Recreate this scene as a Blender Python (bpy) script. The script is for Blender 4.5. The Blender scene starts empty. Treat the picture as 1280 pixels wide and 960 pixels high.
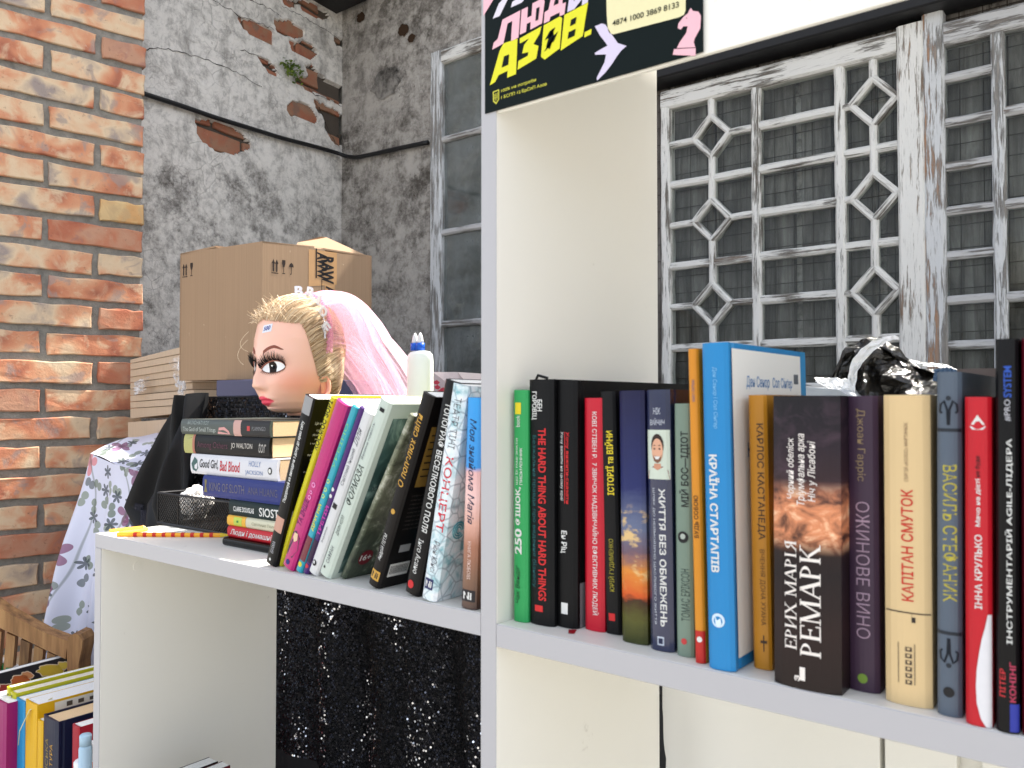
import bpy, bmesh, math, random
from math import sin, cos, pi, radians, sqrt, exp, atan2
from mathutils import Vector, Matrix, noise
random.seed(7)
S = bpy.context.scene
COL = S.collection
# ------------------------------------------------------------------ camera
EYE = 1.40
YAW, PITCH, FPX = radians(38.3), radians(1.3), 1030.0
cam_d = bpy.data.cameras.new("camera"); cam = bpy.data.objects.new("camera", cam_d); COL.objects.link(cam)
cam.location = (0, 0, EYE); cam.rotation_euler = (radians(90) + PITCH, 0, YAW)
cam_d.sensor_width = 36; cam_d.lens = FPX / 1280 * 36; cam_d.clip_start = .02; cam_d.clip_end = 300
cam_d.dof.use_dof = True; cam_d.dof.focus_distance = 1.45; cam_d.dof.aperture_fstop = 16
S.camera = cam
# ------------------------------------------------------------------ light
SUN_AZ, SUN_EL = radians(20), radians(54)          # azimuth from +Y towards +X
w = bpy.data.worlds.new("World"); S.world = w; w.use_nodes = True
nt = w.node_tree; bg = nt.nodes['Background']
sky = nt.nodes.new('ShaderNodeTexSky'); sky.sky_type = 'NISHITA'; sky.sun_disc = False
sky.sun_elevation = SUN_EL; sky.sun_rotation = SUN_AZ; sky.dust_density = 2.5; sky.air_density = .8
hs = nt.nodes.new('ShaderNodeHueSaturation'); hs.inputs['Saturation'].default_value = .42   # camera white balance for a hazy sky
nt.links.new(sky.outputs[0], hs.inputs['Color']); nt.links.new(hs.outputs[0], bg.inputs[0]); bg.inputs[1].default_value = .15
sd = bpy.data.lights.new("sun", 'SUN'); sd.energy = 3.6; sd.angle = radians(.5); sd.color = (1, .95, .87)
sun = bpy.data.objects.new("sun", sd); COL.objects.link(sun)
SV = Vector((sin(SUN_AZ) * cos(SUN_EL), cos(SUN_AZ) * cos(SUN_EL), sin(SUN_EL)))
sun.rotation_euler = SV.to_track_quat('Z', 'Y').to_euler(); sun.location = (0, 0, 6)
S.view_settings.view_transform = 'Standard'; S.view_settings.look = 'None'
S.view_settings.exposure = 1.76; S.view_settings.gamma = 1; S.view_settings.use_curve_mapping = False
# ------------------------------------------------------------------ measuring helpers: a sight line meets a real plane
ROT = cam.rotation_euler.to_matrix()
def ray(px, py): return ROT @ Vector(((px - 640) / FPX, (480 - py) / FPX, -1))
def onY(px, py, Y): d = ray(px, py); s = Y / d.y; return Vector((d.x * s, Y, EYE + d.z * s))
def onX(px, py, X): d = ray(px, py); s = X / d.x; return Vector((X, d.y * s, EYE + d.z * s))
def onZ(px, py, Z): d = ray(px, py); s = (Z - EYE) / d.z; return Vector((d.x * s, d.y * s, Z))
def atD(px, py, D):
    d = ray(px, py); s = D / (-(ROT.transposed() @ d).z); return Vector((d.x * s, d.y * s, EYE + d.z * s))
# ------------------------------------------------------------------ mesh helpers
class MB:
    def __init__(s): s.v = []; s.f = []; s.m = []; s.sm = False
    def add(s, vs, fs, mi=0):
        b = len(s.v); s.v += [tuple(q) for q in vs]
        for f in fs: s.f.append(tuple(b + i for i in f)); s.m.append(mi)
        return s
    def box(s, a, b, mi=0):
        x0, y0, z0 = a; x1, y1, z1 = b
        return s.add([(x0,y0,z0),(x1,y0,z0),(x1,y1,z0),(x0,y1,z0),(x0,y0,z1),(x1,y0,z1),(x1,y1,z1),(x0,y1,z1)],
              [(3,2,1,0),(4,5,6,7),(0,1,5,4),(1,2,6,5),(2,3,7,6),(3,0,4,7)], mi)
    def cbox(s, a, b, c=.001, mi=0):            # box with chamfered edges
        bm = bmesh.new(); bmesh.ops.create_cube(bm, size=1)
        for q in bm.verts:
            q.co = Vector([(a[i] + b[i]) / 2 + q.co[i] * (b[i] - a[i]) for i in range(3)])
        bmesh.ops.bevel(bm, geom=list(bm.edges), offset=c, segments=1, affect='EDGES')
        bm.verts.index_update(); s.add([q.co for q in bm.verts], [[q.index for q in f.verts] for f in bm.faces], mi); bm.free(); return s
    def prism(s, pts, d, mi=0):                 # polygon pts (3D), extruded by vector d
        n = len(pts); P = [Vector(p) for p in pts]; d = Vector(d)
        s.add(P + [p + d for p in P], [tuple(range(n))[::-1], tuple(range(n, 2*n))] + [(i, (i+1) % n, n + (i+1) % n, n + i) for i in range(n)], mi); return s
    def tube(s, pts, r, k=6, mi=0, cap=True, flat=1.0):
        P = [Vector(p) for p in pts]; n = len(P); rs = r if isinstance(r, (list, tuple)) else [r] * n
        vs = []; up = Vector((0, 0, 1)); prev = None
        for i, p in enumerate(P):
            t = (P[min(i+1, n-1)] - P[max(i-1, 0)]).normalized()
            a = prev - t * prev.dot(t) if prev else t.cross(up if abs(t.z) < .9 else Vector((1, 0, 0)))
            a.normalize(); prev = a; b = t.cross(a)
            vs += [p + (a * cos(2*pi*j/k) + b * sin(2*pi*j/k) * flat) * rs[i] for j in range(k)]
        fs = [(i*k+j, i*k+(j+1) % k, (i+1)*k+(j+1) % k, (i+1)*k+j) for i in range(n-1) for j in range(k)]
        if cap: fs += [tuple(range(k))[::-1], tuple((n-1)*k + j for j in range(k))]
        return s.add(vs, fs, mi)
    def lathe(s, prof, c=(0, 0, 0), k=20, mi=0, sx=1, sy=1):
        n = len(prof); c = Vector(c)
        vs = [c + Vector((r*cos(2*pi*j/k)*sx, r*sin(2*pi*j/k)*sy, z)) for r, z in prof for j in range(k)]
        fs = [(i*k+j, i*k+(j+1) % k, (i+1)*k+(j+1) % k, (i+1)*k+j) for i in range(n-1) for j in range(k)]
        fs += [tuple(range(k))[::-1], tuple((n-1)*k + j for j in range(k))]
        return s.add(vs, fs, mi)
    def grid(s, fn, nu, nv, mi=0):
        vs = [fn(i / nu, j / nv) for j in range(nv+1) for i in range(nu+1)]
        return s.add(vs, [(j*(nu+1)+i, j*(nu+1)+i+1, (j+1)*(nu+1)+i+1, (j+1)*(nu+1)+i) for j in range(nv) for i in range(nu)], mi)
def obj(name, mb, mats, parent=None, smooth=False, loc=None):
    me = bpy.data.meshes.new(name); me.from_pydata(mb.v, [], mb.f)
    if not isinstance(mats, (list, tuple)): mats = [mats]
    for m in mats: me.materials.append(m)
    if len(mats) > 1: me.polygons.foreach_set('material_index', mb.m)
    if smooth: me.polygons.foreach_set('use_smooth', [True] * len(me.polygons))
    me.update(); o = bpy.data.objects.new(name, me); COL.objects.link(o)
    if parent: o.parent = parent
    if loc: o.location = loc
    return o
def tag(o, label=None, cat=None, group=None, kind=None):
    if label: o['label'] = label
    if cat: o['category'] = cat
    if group: o['group'] = group
    if kind: o['kind'] = kind
    return o
def thing(name, label, cat, loc=(0, 0, 0), rot=(0, 0, 0), group=None):
    o = bpy.data.objects.new(name, None); COL.objects.link(o); o.location = loc; o.rotation_euler = rot
    o.empty_display_size = .05
    return tag(o, label, cat, group)
def structure(name, mb, mats, **k): return tag(obj(name, mb, mats, **k), kind='structure')
def c8(r, g, b, k=1.0):
    f = lambda c: (c/255/12.92 if c/255 <= .04045 else ((c/255+.055)/1.055)**2.4) * k
    return (f(r), f(g), f(b), 1)
# ------------------------------------------------------------------ material helpers
class NT:
    def __init__(s, name):
        s.m = bpy.data.materials.new(name); s.m.use_nodes = True; s.t = s.m.node_tree
        s.b = s.t.nodes['Principled BSDF']; s.out = s.t.nodes['Material Output']
        s.tc = s.n('TexCoord')
    def n(s, t, **k):
        q = s.t.nodes.new('ShaderNode' + t)
        for a, b in k.items(): setattr(q, a, b)
        return q
    def l(s, a, b): s.t.links.new(a, b); return s
    def set(s, sock, v):
        if isinstance(v, bpy.types.NodeSocket): s.l(v, sock)
        else: sock.default_value = v
    def noise(s, sc, det=4, rough=.55, vec=None, scale3=None, dist=0):
        q = s.n('TexNoise'); q.inputs['Scale'].default_value = sc; q.inputs['Detail'].default_value = det
        q.inputs['Roughness'].default_value = rough; q.inputs['Distortion'].default_value = dist
        v = vec or s.tc.outputs['Object']
        if scale3:
            mp = s.n('Mapping'); mp.inputs['Scale'].default_value = scale3; s.l(v, mp.inputs[0]); v = mp.outputs[0]
        s.l(v, q.inputs['Vector']); return q.outputs[0]
    def ramp(s, f, stops, interp='LINEAR'):
        q = s.n('ValToRGB'); q.color_ramp.interpolation = interp; e = q.color_ramp.elements
        while len(e) < len(stops): e.new(.5)
        for i, (p, c) in enumerate(stops):
            e[i].position = p; e[i].color = c if isinstance(c, tuple) else (c, c, c, 1)
        s.l(f, q.inputs[0]); return q.outputs[0]
    def mix(s, f, a, b, mode='MIX'):
        q = s.n('Mix', data_type='RGBA', blend_type=mode)
        s.set(q.inputs[0], f); s.set(q.inputs[6], a); s.set(q.inputs[7], b); return q.outputs[2]
    def math(s, op, a, b=0.0, c=0.0):
        q = s.n('Math', operation=op); s.set(q.inputs[0], a); s.set(q.inputs[1], b); s.set(q.inputs[2], c); return q.outputs[0]
    def bump(s, h, st=.3, d=.002):
        q = s.n('Bump'); q.inputs['Strength'].default_value = st; q.inputs['Distance'].default_value = d
        s.l(h, q.inputs['Height']); s.l(q.outputs[0], s.b.inputs['Normal'])
    def fin(s, col=None, rough=None, spec=None, metal=None):
        for k, v in (('Base Color', col), ('Roughness', rough), ('Specular IOR Level', spec), ('Metallic', metal)):
            if v is not None: s.set(s.b.inputs[k], v)
        return s.m
    def xyz(s, v=None):
        q = s.n('SeparateXYZ'); s.l(v or s.tc.outputs['Object'], q.inputs[0]); return q.outputs
_mc = {}
def M(col, rough=.5, spec=.5, var=.12, sc=30, bump=0, metal=0, coat=0):
    key = (tuple(round(c, 3) for c in col), rough, spec, var, sc, bump, metal, coat)
    if key in _mc: return _mc[key]
    t = NT('plain'); n = t.noise(sc, 5)
    c = t.mix(t.math('MULTIPLY', n, var), tuple(col), tuple(x*.45 for x in col[:3]) + (1,))
    n2 = t.noise(sc*4, 3)
    r = t.math('ADD', rough - .06, t.math('MULTIPLY', n2, .14))
    if bump: t.bump(n2, bump, .001)
    if coat: t.b.inputs['Coat Weight'].default_value = coat; t.b.inputs['Coat Roughness'].default_value = .12
    _mc[key] = t.fin(c, r, spec, metal); return t.m
def ink(r, g, b, k=1): return M(c8(r, g, b, k), .5, .3, .15, 300)
WHITE = ink(235, 235, 230, .85)
# ------------------------------------------------------------------ lettering
_tc = {}
def glyphs(s, bold=0.0, shear=0.0, sp=1.0):
    k = (s, bold, shear, sp)
    if k not in _tc:
        cu = bpy.data.curves.new('lettering', 'FONT'); cu.body = s; cu.offset = bold; cu.resolution_u = 3; cu.shear = shear
        cu.space_character = sp; cu.space_line = .85; cu.align_x = 'CENTER' if '\n' in s else 'LEFT'
        o = bpy.data.objects.new('lettering', cu); me = bpy.data.meshes.new_from_object(o)
        V = [(v.co.x, v.co.y) for v in me.vertices]; F = [tuple(p.vertices) for p in me.polygons]
        bpy.data.objects.remove(o); bpy.data.curves.remove(cu); bpy.data.meshes.remove(me)
        _tc[k] = norm(V, F)
    return _tc[k]
def norm(V, F):
    x0 = min(v[0] for v in V); x1 = max(v[0] for v in V); y0 = min(v[1] for v in V); y1 = max(v[1] for v in V)
    return [((x-x0)/(x1-x0), (y-y0)/(y1-y0)) for x, y in V], F
# a small serif alphabet cut as strokes: (x0,y0,x1,y1,width) and arcs
SER = {
 'Р': (.62, [(.13,0,.13,1,.13)], [(.13,.72,.40,.26,-90,90)], [(.13,0),(.13,1)]),
 'Е': (.64, [(.13,0,.13,1,.13),(.13,.97,.58,.97,.06),(.13,.5,.45,.5,.06),(.13,.03,.6,.03,.06),(.58,1,.58,.78,.05),(.6,0,.6,.24,.05),(.45,.6,.45,.4,.05)], [], [(.13,0),(.13,1)]),
 'М': (.98, [(.13,0,.13,1,.06),(.85,0,.85,1,.13),(.13,1,.48,.02,.13),(.48,.02,.85,1,.06)], [], [(.13,0),(.85,0),(.1,1),(.87,1)]),
 'А': (.80, [(.08,0,.40,1,.06),(.40,1,.72,0,.14),(.2,.34,.6,.34,.06)], [], [(.08,0),(.72,0)]),
 'К': (.74, [(.13,0,.13,1,.13),(.13,.45,.6,1,.06),(.28,.58,.66,0,.13)], [], [(.13,0),(.13,1),(.6,1),(.66,0)]),
 'И': (.80, [(.13,0,.13,1,.13),(.68,0,.68,1,.13),(.13,.08,.68,.92,.06)], [], [(.13,0),(.13,1),(.68,0),(.68,1)]),
 'Х': (.76, [(.08,0,.66,1,.06),(.1,1,.68,0,.14)], [], [(.08,0),(.66,1),(.1,1),(.68,0)]),
 'І': (.34, [(.15,0,.15,1,.13)], [], [(.15,0),(.15,1)]),
 'Я': (.70, [(.56,0,.56,1,.13),(.44,.45,.12,0,.10)], [(.56,.72,.36,.26,90,270)], [(.56,0),(.56,1),(.1,0)]),
 'О': (.84, [], [(.40,.5,.34,.47,0,360)], []), ' ': (.35, [], [], [])}
def serif(s):
    V, F = [], []; X = 0
    def quad(p): b = len(V); V.extend(p); F.append((b, b+1, b+2, b+3))
    for ch in s:
        wd, st, arcs, srf = SER[ch]
        for x0, y0, x1, y1, wdt in st:
            d = Vector((x1-x0, y1-y0)).normalized(); n = Vector((-d.y, d.x)) * wdt/2
            if abs(d.x) > .15 and abs(d.y) > .15: n = Vector((wdt*.55, 0))
            quad([(X+x0-n.x, y0-n.y), (X+x1-n.x, y1-n.y), (X+x1+n.x, y1+n.y), (X+x0+n.x, y0+n.y)])
        for cx, cy, rx, ry, a0, a1 in arcs:
            k = 14
            for i in range(k):
                p = []
                for a, o in ((a0+(a1-a0)*i/k, 1), (a0+(a1-a0)*(i+1)/k, 1), (a0+(a1-a0)*(i+1)/k, 0), (a0+(a1-a0)*i/k, 0)):
                    ar = radians(a); tx = .13*abs(cos(ar)); ty = .05
                    p.append((X+cx+cos(ar)*(rx-(0 if o else tx)), cy+sin(ar)*(ry-(0 if o else ty))))
                quad(p)
        for x, y in srf:
            y0, y1 = (0, .045) if y == 0 else (.955, 1)
            quad([(X+x-.13, y0), (X+x+.13, y0), (X+x+.13, y1), (X+x-.13, y1)])
        X += wd + .04
    return norm(V, F)
def put(name, g, parent, o, xd, yd, mat, fn=None):   # glyph mesh into the parallelogram o, xd, yd
    o, xd, yd = Vector(o), Vector(xd), Vector(yd)
    V = [o + xd*x + yd*y for x, y in g[0]]
    if fn: V = [fn(v) for v in V]
    return obj(name, MB().add(V, g[1]), mat, parent)
# ------------------------------------------------------------------ setting materials
def mat_plaster(name, light, dark, sun_paint_above=None, spots=.5):
    t = NT(name); P = t.tc.outputs['Object']
    warp = t.n('TexNoise'); warp.inputs['Scale'].default_value = 6; t.l(P, warp.inputs['Vector'])
    va = t.n('VectorMath', operation='MULTIPLY_ADD'); t.l(warp.outputs['Color'], va.inputs[0]); va.inputs[1].default_value = (.09,)*3; t.l(P, va.inputs[2])
    W = va.outputs[0]
    n1 = t.noise(3.2, 9, .68, W); n2 = t.noise(15, 8, .72); n3 = t.noise(70, 5, .7)
    m = t.math('ADD', t.math('MULTIPLY', n1, 1.0), t.math('MULTIPLY', n2, .75))
    m = t.math('ADD', m, t.math('MULTIPLY', n3, .45))
    m = t.math('ADD', m, .0)
    m = t.math('MULTIPLY_ADD', t.math('SUBTRACT', m, 1.03), 1.12, 1.04)
    if sun_paint_above:
        a, b, c, k = sun_paint_above                # a*x+b*y+c*z > 0 : paler, sunlight on the upper wall painted into the colour
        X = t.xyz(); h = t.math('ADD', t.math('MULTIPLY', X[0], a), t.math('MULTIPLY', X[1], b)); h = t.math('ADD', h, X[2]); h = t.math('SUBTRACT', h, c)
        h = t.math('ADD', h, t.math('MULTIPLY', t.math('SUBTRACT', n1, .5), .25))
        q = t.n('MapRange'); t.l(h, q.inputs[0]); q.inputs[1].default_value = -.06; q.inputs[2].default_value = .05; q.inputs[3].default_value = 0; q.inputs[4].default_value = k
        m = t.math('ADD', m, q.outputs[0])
    col = t.ramp(m, [(.76/1.3*1.3-.0, dark), (.92, tuple(a*.45+b*.55 for a, b in zip(light, dark))), (1.0, light)])
    mm = t.n('MapRange'); t.l(m, mm.inputs[0]); mm.inputs[1].default_value = .80; mm.inputs[2].default_value = 1.28
    col = t.ramp(mm.outputs[0], [(0, tuple(x*.75 for x in dark[:3])+(1,)), (.22, dark), (.5, tuple(a*.45+b*.55 for a, b in zip(light, dark))), (.72, tuple(a*.85+b*.15 for a, b in zip(light, dark))), (1, light)])
    vo = t.n('TexVoronoi', feature='DISTANCE_TO_EDGE'); vo.inputs['Scale'].default_value = 15; t.l(W, vo.inputs['Vector'])
    vo2 = t.n('TexVoronoi', feature='DISTANCE_TO_EDGE'); vo2.inputs['Scale'].default_value = 46; t.l(W, vo2.inputs['Vector'])
    k1 = t.ramp(vo.outputs[0], [(0, 1.0), (.028, 0.0)]); k2 = t.ramp(vo2.outputs[0], [(0, 1.0), (.05, 0.0)])
    ms = t.ramp(t.noise(4, 4, .6), [(.47, 0.0), (.58, 1.0)]); ms2 = t.ramp(t.noise(7, 4, .6, W), [(.50, 0.0), (.62, .5)])
    ck = t.math('MAXIMUM', t.math('MULTIPLY', t.math('MULTIPLY', k1, ms), .45), t.math('MULTIPLY', k2, ms2))
    col = t.mix(t.math('MULTIPLY', ck, .75), col, tuple(x*.35 for x in dark[:3]) + (1,))
    mo = t.noise(24, 9, .78, W); col = t.mix(t.ramp(mo, [(.40, .50), (.54, 0.0)]), col, tuple(x*.9 for x in dark[:3]) + (1,)); col = t.mix(t.ramp(t.noise(1, 8, .7, W, (16, 16, 3.0)), [(.52, 0.0), (.66, .45)]), col, tuple(x*.8 for x in dark[:3]) + (1,)); col = t.mix(t.ramp(t.noise(11, 7, .7), [(.50, 0.0), (.60, .75)]), col, tuple(min(1, x*1.08) for x in light[:3]) + (1,))
    sp = t.ramp(t.noise(30, 3, .6), [(.70, 0.0), (.735, 1.0)]); col = t.mix(t.math('MULTIPLY', sp, spots), col, c8(70, 50, 38))
    t.bump(t.math('SUBTRACT', m, t.math('MULTIPLY', ck, .6)), .9, .006)
    return t.fin(col, .93, .2)
PL_L = mat_plaster('painted_sun_plaster', c8(222, 218, 211), c8(112, 108, 103), (0, 0, 2.20, .22), .35)  # upper part made paler to stand for sunlight on the wall
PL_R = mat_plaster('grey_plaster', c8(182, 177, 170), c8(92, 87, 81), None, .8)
def mat_brick(name, old=False):
    t = NT(name); oi = t.n('ObjectInfo'); P = t.tc.outputs['Object']
    va = t.n('VectorMath', operation='MULTIPLY_ADD'); cx = t.n('CombineXYZ')
    for i in range(3): t.l(t.math('MULTIPLY', oi.outputs['Random'], 37.0 + 19*i), cx.inputs[i])
    va.operation = 'ADD'; t.l(P, va.inputs[0]); t.l(cx.outputs[0], va.inputs[1]); W = va.outputs[0]
    n1 = t.noise(9, 2.5, .5, W, dist=.4); n2 = t.noise(14, 4, .6, W, dist=.5); n3 = t.noise(60, 6, .7, W)
    orange = c8(190, 120, 86); cream = c8(206, 182, 150); red = c8(156, 84, 60); grey = c8(140, 128, 124)
    if old: orange = c8(150, 84, 58); cream = c8(140, 100, 76); red = c8(126, 60, 42); grey = c8(104, 84, 74)
    col = t.ramp(n1, [(.33, red), (.42, orange), (.50, c8(200, 144, 108) if not old else orange), (.60, cream), (.72, grey)])
    col = t.mix(t.ramp(n2, [(.5, 0.0), (.63, .85)]), col, cream); col = t.mix(t.ramp(n2, [(.35, .7), (.43, 0.0)]), col, grey)
    if not old:
        r = t.n('Math', operation='FRACT'); t.l(t.math('MULTIPLY', oi.outputs['Random'], 7.3), r.inputs[0])
        col = t.mix(t.math('MULTIPLY', t.math('GREATER_THAN', r.outputs[0], .95), .6), col, c8(196, 162, 96))
        col = t.mix(t.math('MULTIPLY', t.math('LESS_THAN', r.outputs[0], .13), .6), col, c8(150, 66, 42))
    col = t.mix(t.ramp(n3, [(.60, 0.0), (.72, .65)]), col, c8(90, 60, 48)); col = t.mix(t.ramp(n3, [(.25, .6), (.36, 0.0)]), col, c8(196, 180, 164))
    col = t.mix(.10, col, c8(206, 190, 168)); t.bump(t.math('ADD', n3, n2), .7, .003)
    return t.fin(col, .9, .2)
BRICK = mat_brick('fired_brick'); OLD = mat_brick('old_brick', True)
def mat_mortar():
    t = NT('mortar'); n = t.noise(40, 8, .75); n1 = t.noise(7, 4)
    col = t.ramp(t.math('ADD', t.math('MULTIPLY', n, .7), t.math('MULTIPLY', n1, .3)), [(.3, c8(104, 102, 96)), (.55, c8(142, 139, 131)), (.75, c8(168, 163, 153))])
    t.bump(n, 1, .006); return t.fin(col, .95, .15)
MORTAR = mat_mortar()
def mat_planks():
    t = NT('weathered_plank'); oi = t.n('ObjectInfo'); va = t.n('VectorMath', operation='ADD'); cx = t.n('CombineXYZ')
    t.l(t.math('MULTIPLY', oi.outputs['Random'], 50.0), cx.inputs[0]); t.l(t.tc.outputs['Object'], va.inputs[0]); t.l(cx.outputs[0], va.inputs[1])
    g = t.noise(1, 9, .72, va.outputs[0], (38, 38, 2.6), .8); b = t.noise(9, 5, .6, va.outputs[0], (1, 1, .5))
    col = t.ramp(g, [(.26, c8(60, 56, 52)), (.40, c8(130, 124, 118)), (.56, c8(172, 167, 160)), (.72, c8(212, 208, 202))])
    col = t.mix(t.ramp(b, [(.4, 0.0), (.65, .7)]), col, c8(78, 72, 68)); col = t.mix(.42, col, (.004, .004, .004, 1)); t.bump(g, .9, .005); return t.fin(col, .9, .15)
PLANK = mat_planks()
def mat_peel(name, paint, wood, amt=.5, axis='z'):
    t = NT(name); oi = t.n('ObjectInfo'); va = t.n('VectorMath', operation='ADD'); cx = t.n('CombineXYZ')
    for i in range(3): t.l(t.math('MULTIPLY', oi.outputs['Random'], 31.0+i*7), cx.inputs[i])
    t.l(t.tc.outputs['Object'], va.inputs[0]); t.l(cx.outputs[0], va.inputs[1]); W = va.outputs[0]
    s3 = {'z': (.07, 1, 1), 'x': (.07, 1, 1)}[axis]
    g = t.noise(105, 8, .75, W, s3); b = t.noise(7, 3, .5, W); f = t.noise(1, 6, .7, W, tuple(260*a for a in s3))
    m = t.math('ADD', t.math('MULTIPLY', g, .8), t.math('MULTIPLY', b, .35))
    k = t.ramp(m, [(amt-.03, 1.0), (amt+.025, 0.0)])
    wd = t.ramp(f, [(.3, tuple(x*.5 for x in wood[:3]) + (1,)), (.6, wood), (.8, tuple(min(1, x*1.4) for x in wood[:3]) + (1,))])
    br = t.ramp(t.noise(6, 3, .5, W, s3), [(.60, 0.0), (.66, .8)]); wd = t.mix(br, wd, c8(176, 132, 98))
    pt = t.mix(t.ramp(f, [(.56, 0.0), (.70, .55)]), paint, tuple(x*.5 for x in wood[:3]) + (1,))
    edge = t.ramp(m, [(amt-.005, 0.0), (amt+.01, .55), (amt+.04, 0.0)]); pt = t.mix(edge, pt, tuple(x*.5 for x in wood[:3]) + (1,))
    t.bump(t.math('SUBTRACT', t.math('MULTIPLY', f, .35), k), .8, .0025)
    return t.fin(t.mix(k, pt, wd), .75, .3)
WP_Z = mat_peel('peeling_white_paint', c8(226, 225, 220), c8(128, 121, 112), .50, 'z')
WP_X = mat_peel('peeling_white_paint_rail', c8(222, 221, 216), c8(128, 121, 112), .51, 'x')
GP_Z = mat_peel('weathered_grey_frame', c8(206, 208, 209), c8(146, 142, 137), .55, 'z')
GP_X = mat_peel('weathered_grey_rail', c8(190, 190, 190), c8(138, 132, 126), .52, 'x')
def mat_glass(name, dust, k, kspec):
    t = NT(name); n = t.noise(9, 6, .65); n2 = t.noise(90, 3)
    tr = t.n('BsdfTransparent'); tr.inputs[0].default_value = (.90, .92, .91, 1)
    df = t.n('BsdfDiffuse'); df.inputs[0].default_value = dust
    gl = t.n('BsdfGlossy'); gl.inputs['Roughness'].default_value = .04
    m1 = t.n('MixShader'); t.l(t.math('ADD', t.math('MULTIPLY', t.ramp(n, [(.35, 0.0), (.75, 1.0)]), k), t.math('MULTIPLY', t.ramp(n2, [(.72, 0.0), (.76, 1.0)]), .3)), m1.inputs[0])
    t.l(tr.outputs[0], m1.inputs[1]); t.l(df.outputs[0], m1.inputs[2])
    fr = t.n('Fresnel'); fr.inputs[0].default_value = 1.45; m2 = t.n('MixShader'); t.l(t.math('MULTIPLY', fr.outputs[0], kspec), m2.inputs[0])
    t.l(m1.outputs[0], m2.inputs[1]); t.l(gl.outputs[0], m2.inputs[2]); t.l(m2.outputs[0], t.out.inputs[0]); return t.m
GLASS = mat_glass('dusty_window_glass', c8(150, 155, 155), .05, .22)
GLASS2 = mat_glass('grimy_window_glass', c8(140, 146, 146), .70, .5)
# ------------------------------------------------------------------ ground
t = NT('paving'); n = t.noise(8, 8, .7)
GRD = t.fin(t.ramp(n, [(.3, c8(120, 117, 111)), (.7, c8(174, 170, 162))]), .9, .2)
structure('ground', MB().add([(-60, -60, 0), (60, -60, 0), (60, 60, 0), (-60, 60, 0)], [(0, 1, 2, 3)]), GRD)
# ------------------------------------------------------------------ brick pillar on the left
def brick_mesh(L, H, D, seed, rough=1.0):
    r = random.Random(seed); n = 14; out = []
    per = [(0, 0), (.25, 0), (.5, 0), (.75, 0), (1, 0), (1, .5), (1, 1), (.8, 1), (.6, 1), (.4, 1), (.2, 1), (0, 1), (0, .6), (0, .3)]
    vs = []
    for ring, (ins, y) in enumerate(((0, D), (0, .0022), (.0026, 0))):
        for i, (a, b) in enumerate(per):
            r2 = random.Random(seed*100+i); j1, j2 = r2.uniform(-1, 1)*.003*rough, r2.uniform(-1, 1)*.0028*rough
            sx = 1 if a < .5 else -1; sy = 1 if b < .5 else -1
            vs.append((-L/2+a*L+sx*ins+j1, y + (r2.uniform(-.0015, .001) if ring == 2 else 0), -H/2+b*H+sy*ins+j2))
    m = MB(); fs = [(k*n+i, k*n+(i+1) % n, (k+1)*n+(i+1) % n, (k+1)*n+i) for k in range(2) for i in range(n)]
    fs.append(tuple(2*n+i for i in range(n))); m.add(vs, fs); return m
E = atD(177, 488, 2.40); PD = Vector((.162, .987, 0)).normalized()      # right edge of the pillar face, direction of the face
pil = thing('brick_pillar', 'wall pillar of mottled orange and cream bricks with thick grey joints, at the left edge', 'brick pillar', (E.x, E.y, 0), (0, 0, atan2(PD.y, PD.x)))
obj('mortar_core', MB().box((-.99, .006, 0), (-.006, .42, 2.9)), MORTAR, pil)
# pillar frame: local x runs along the face away from the camera (0 = right edge), local y into the pillar
BL, BH, PITCHZ = .246, .059, .0775
kinds = {}
for kd, L in (('full', BL), ('half', .118), ('mid', .185)):
    kinds[kd] = [None]*5
    for i in range(5):
        mbk = brick_mesh(L, BH, .10, hash((kd, i)) % 997 if False else i*13 + len(kd)*7)
        me = bpy.data.meshes.new('brick'); me.from_pydata(mbk.v, [], mbk.f); me.materials.append(BRICK); kinds[kd][i] = me
ztop0 = E.z
rnd = random.Random(3)
for row in range(-17, 19):
    zc = ztop0 - BH/2 + row*PITCHZ
    if zc < .03: continue
    x = 0.0; first = True
    while x > -.96:
        if first: kd = 'full' if row % 2 == 0 else 'half'; first = False
        else: kd = 'full'
        L = {'full': BL, 'half': .118, 'mid': .185}[kd]
        if x - L < -1.0: break
        o = bpy.data.objects.new('brick', rnd.choice(kinds[kd])); COL.objects.link(o); o.parent = pil
        o.location = (x - L/2 + rnd.uniform(-.002, .002), rnd.uniform(-.006, .001), zc + rnd.uniform(-.002, .002)); o.rotation_euler = (0, rnd.uniform(-.008, .008), rnd.uniform(-.01, .01))
        x -= L + .0175 + rnd.uniform(-.002, .002)
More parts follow.
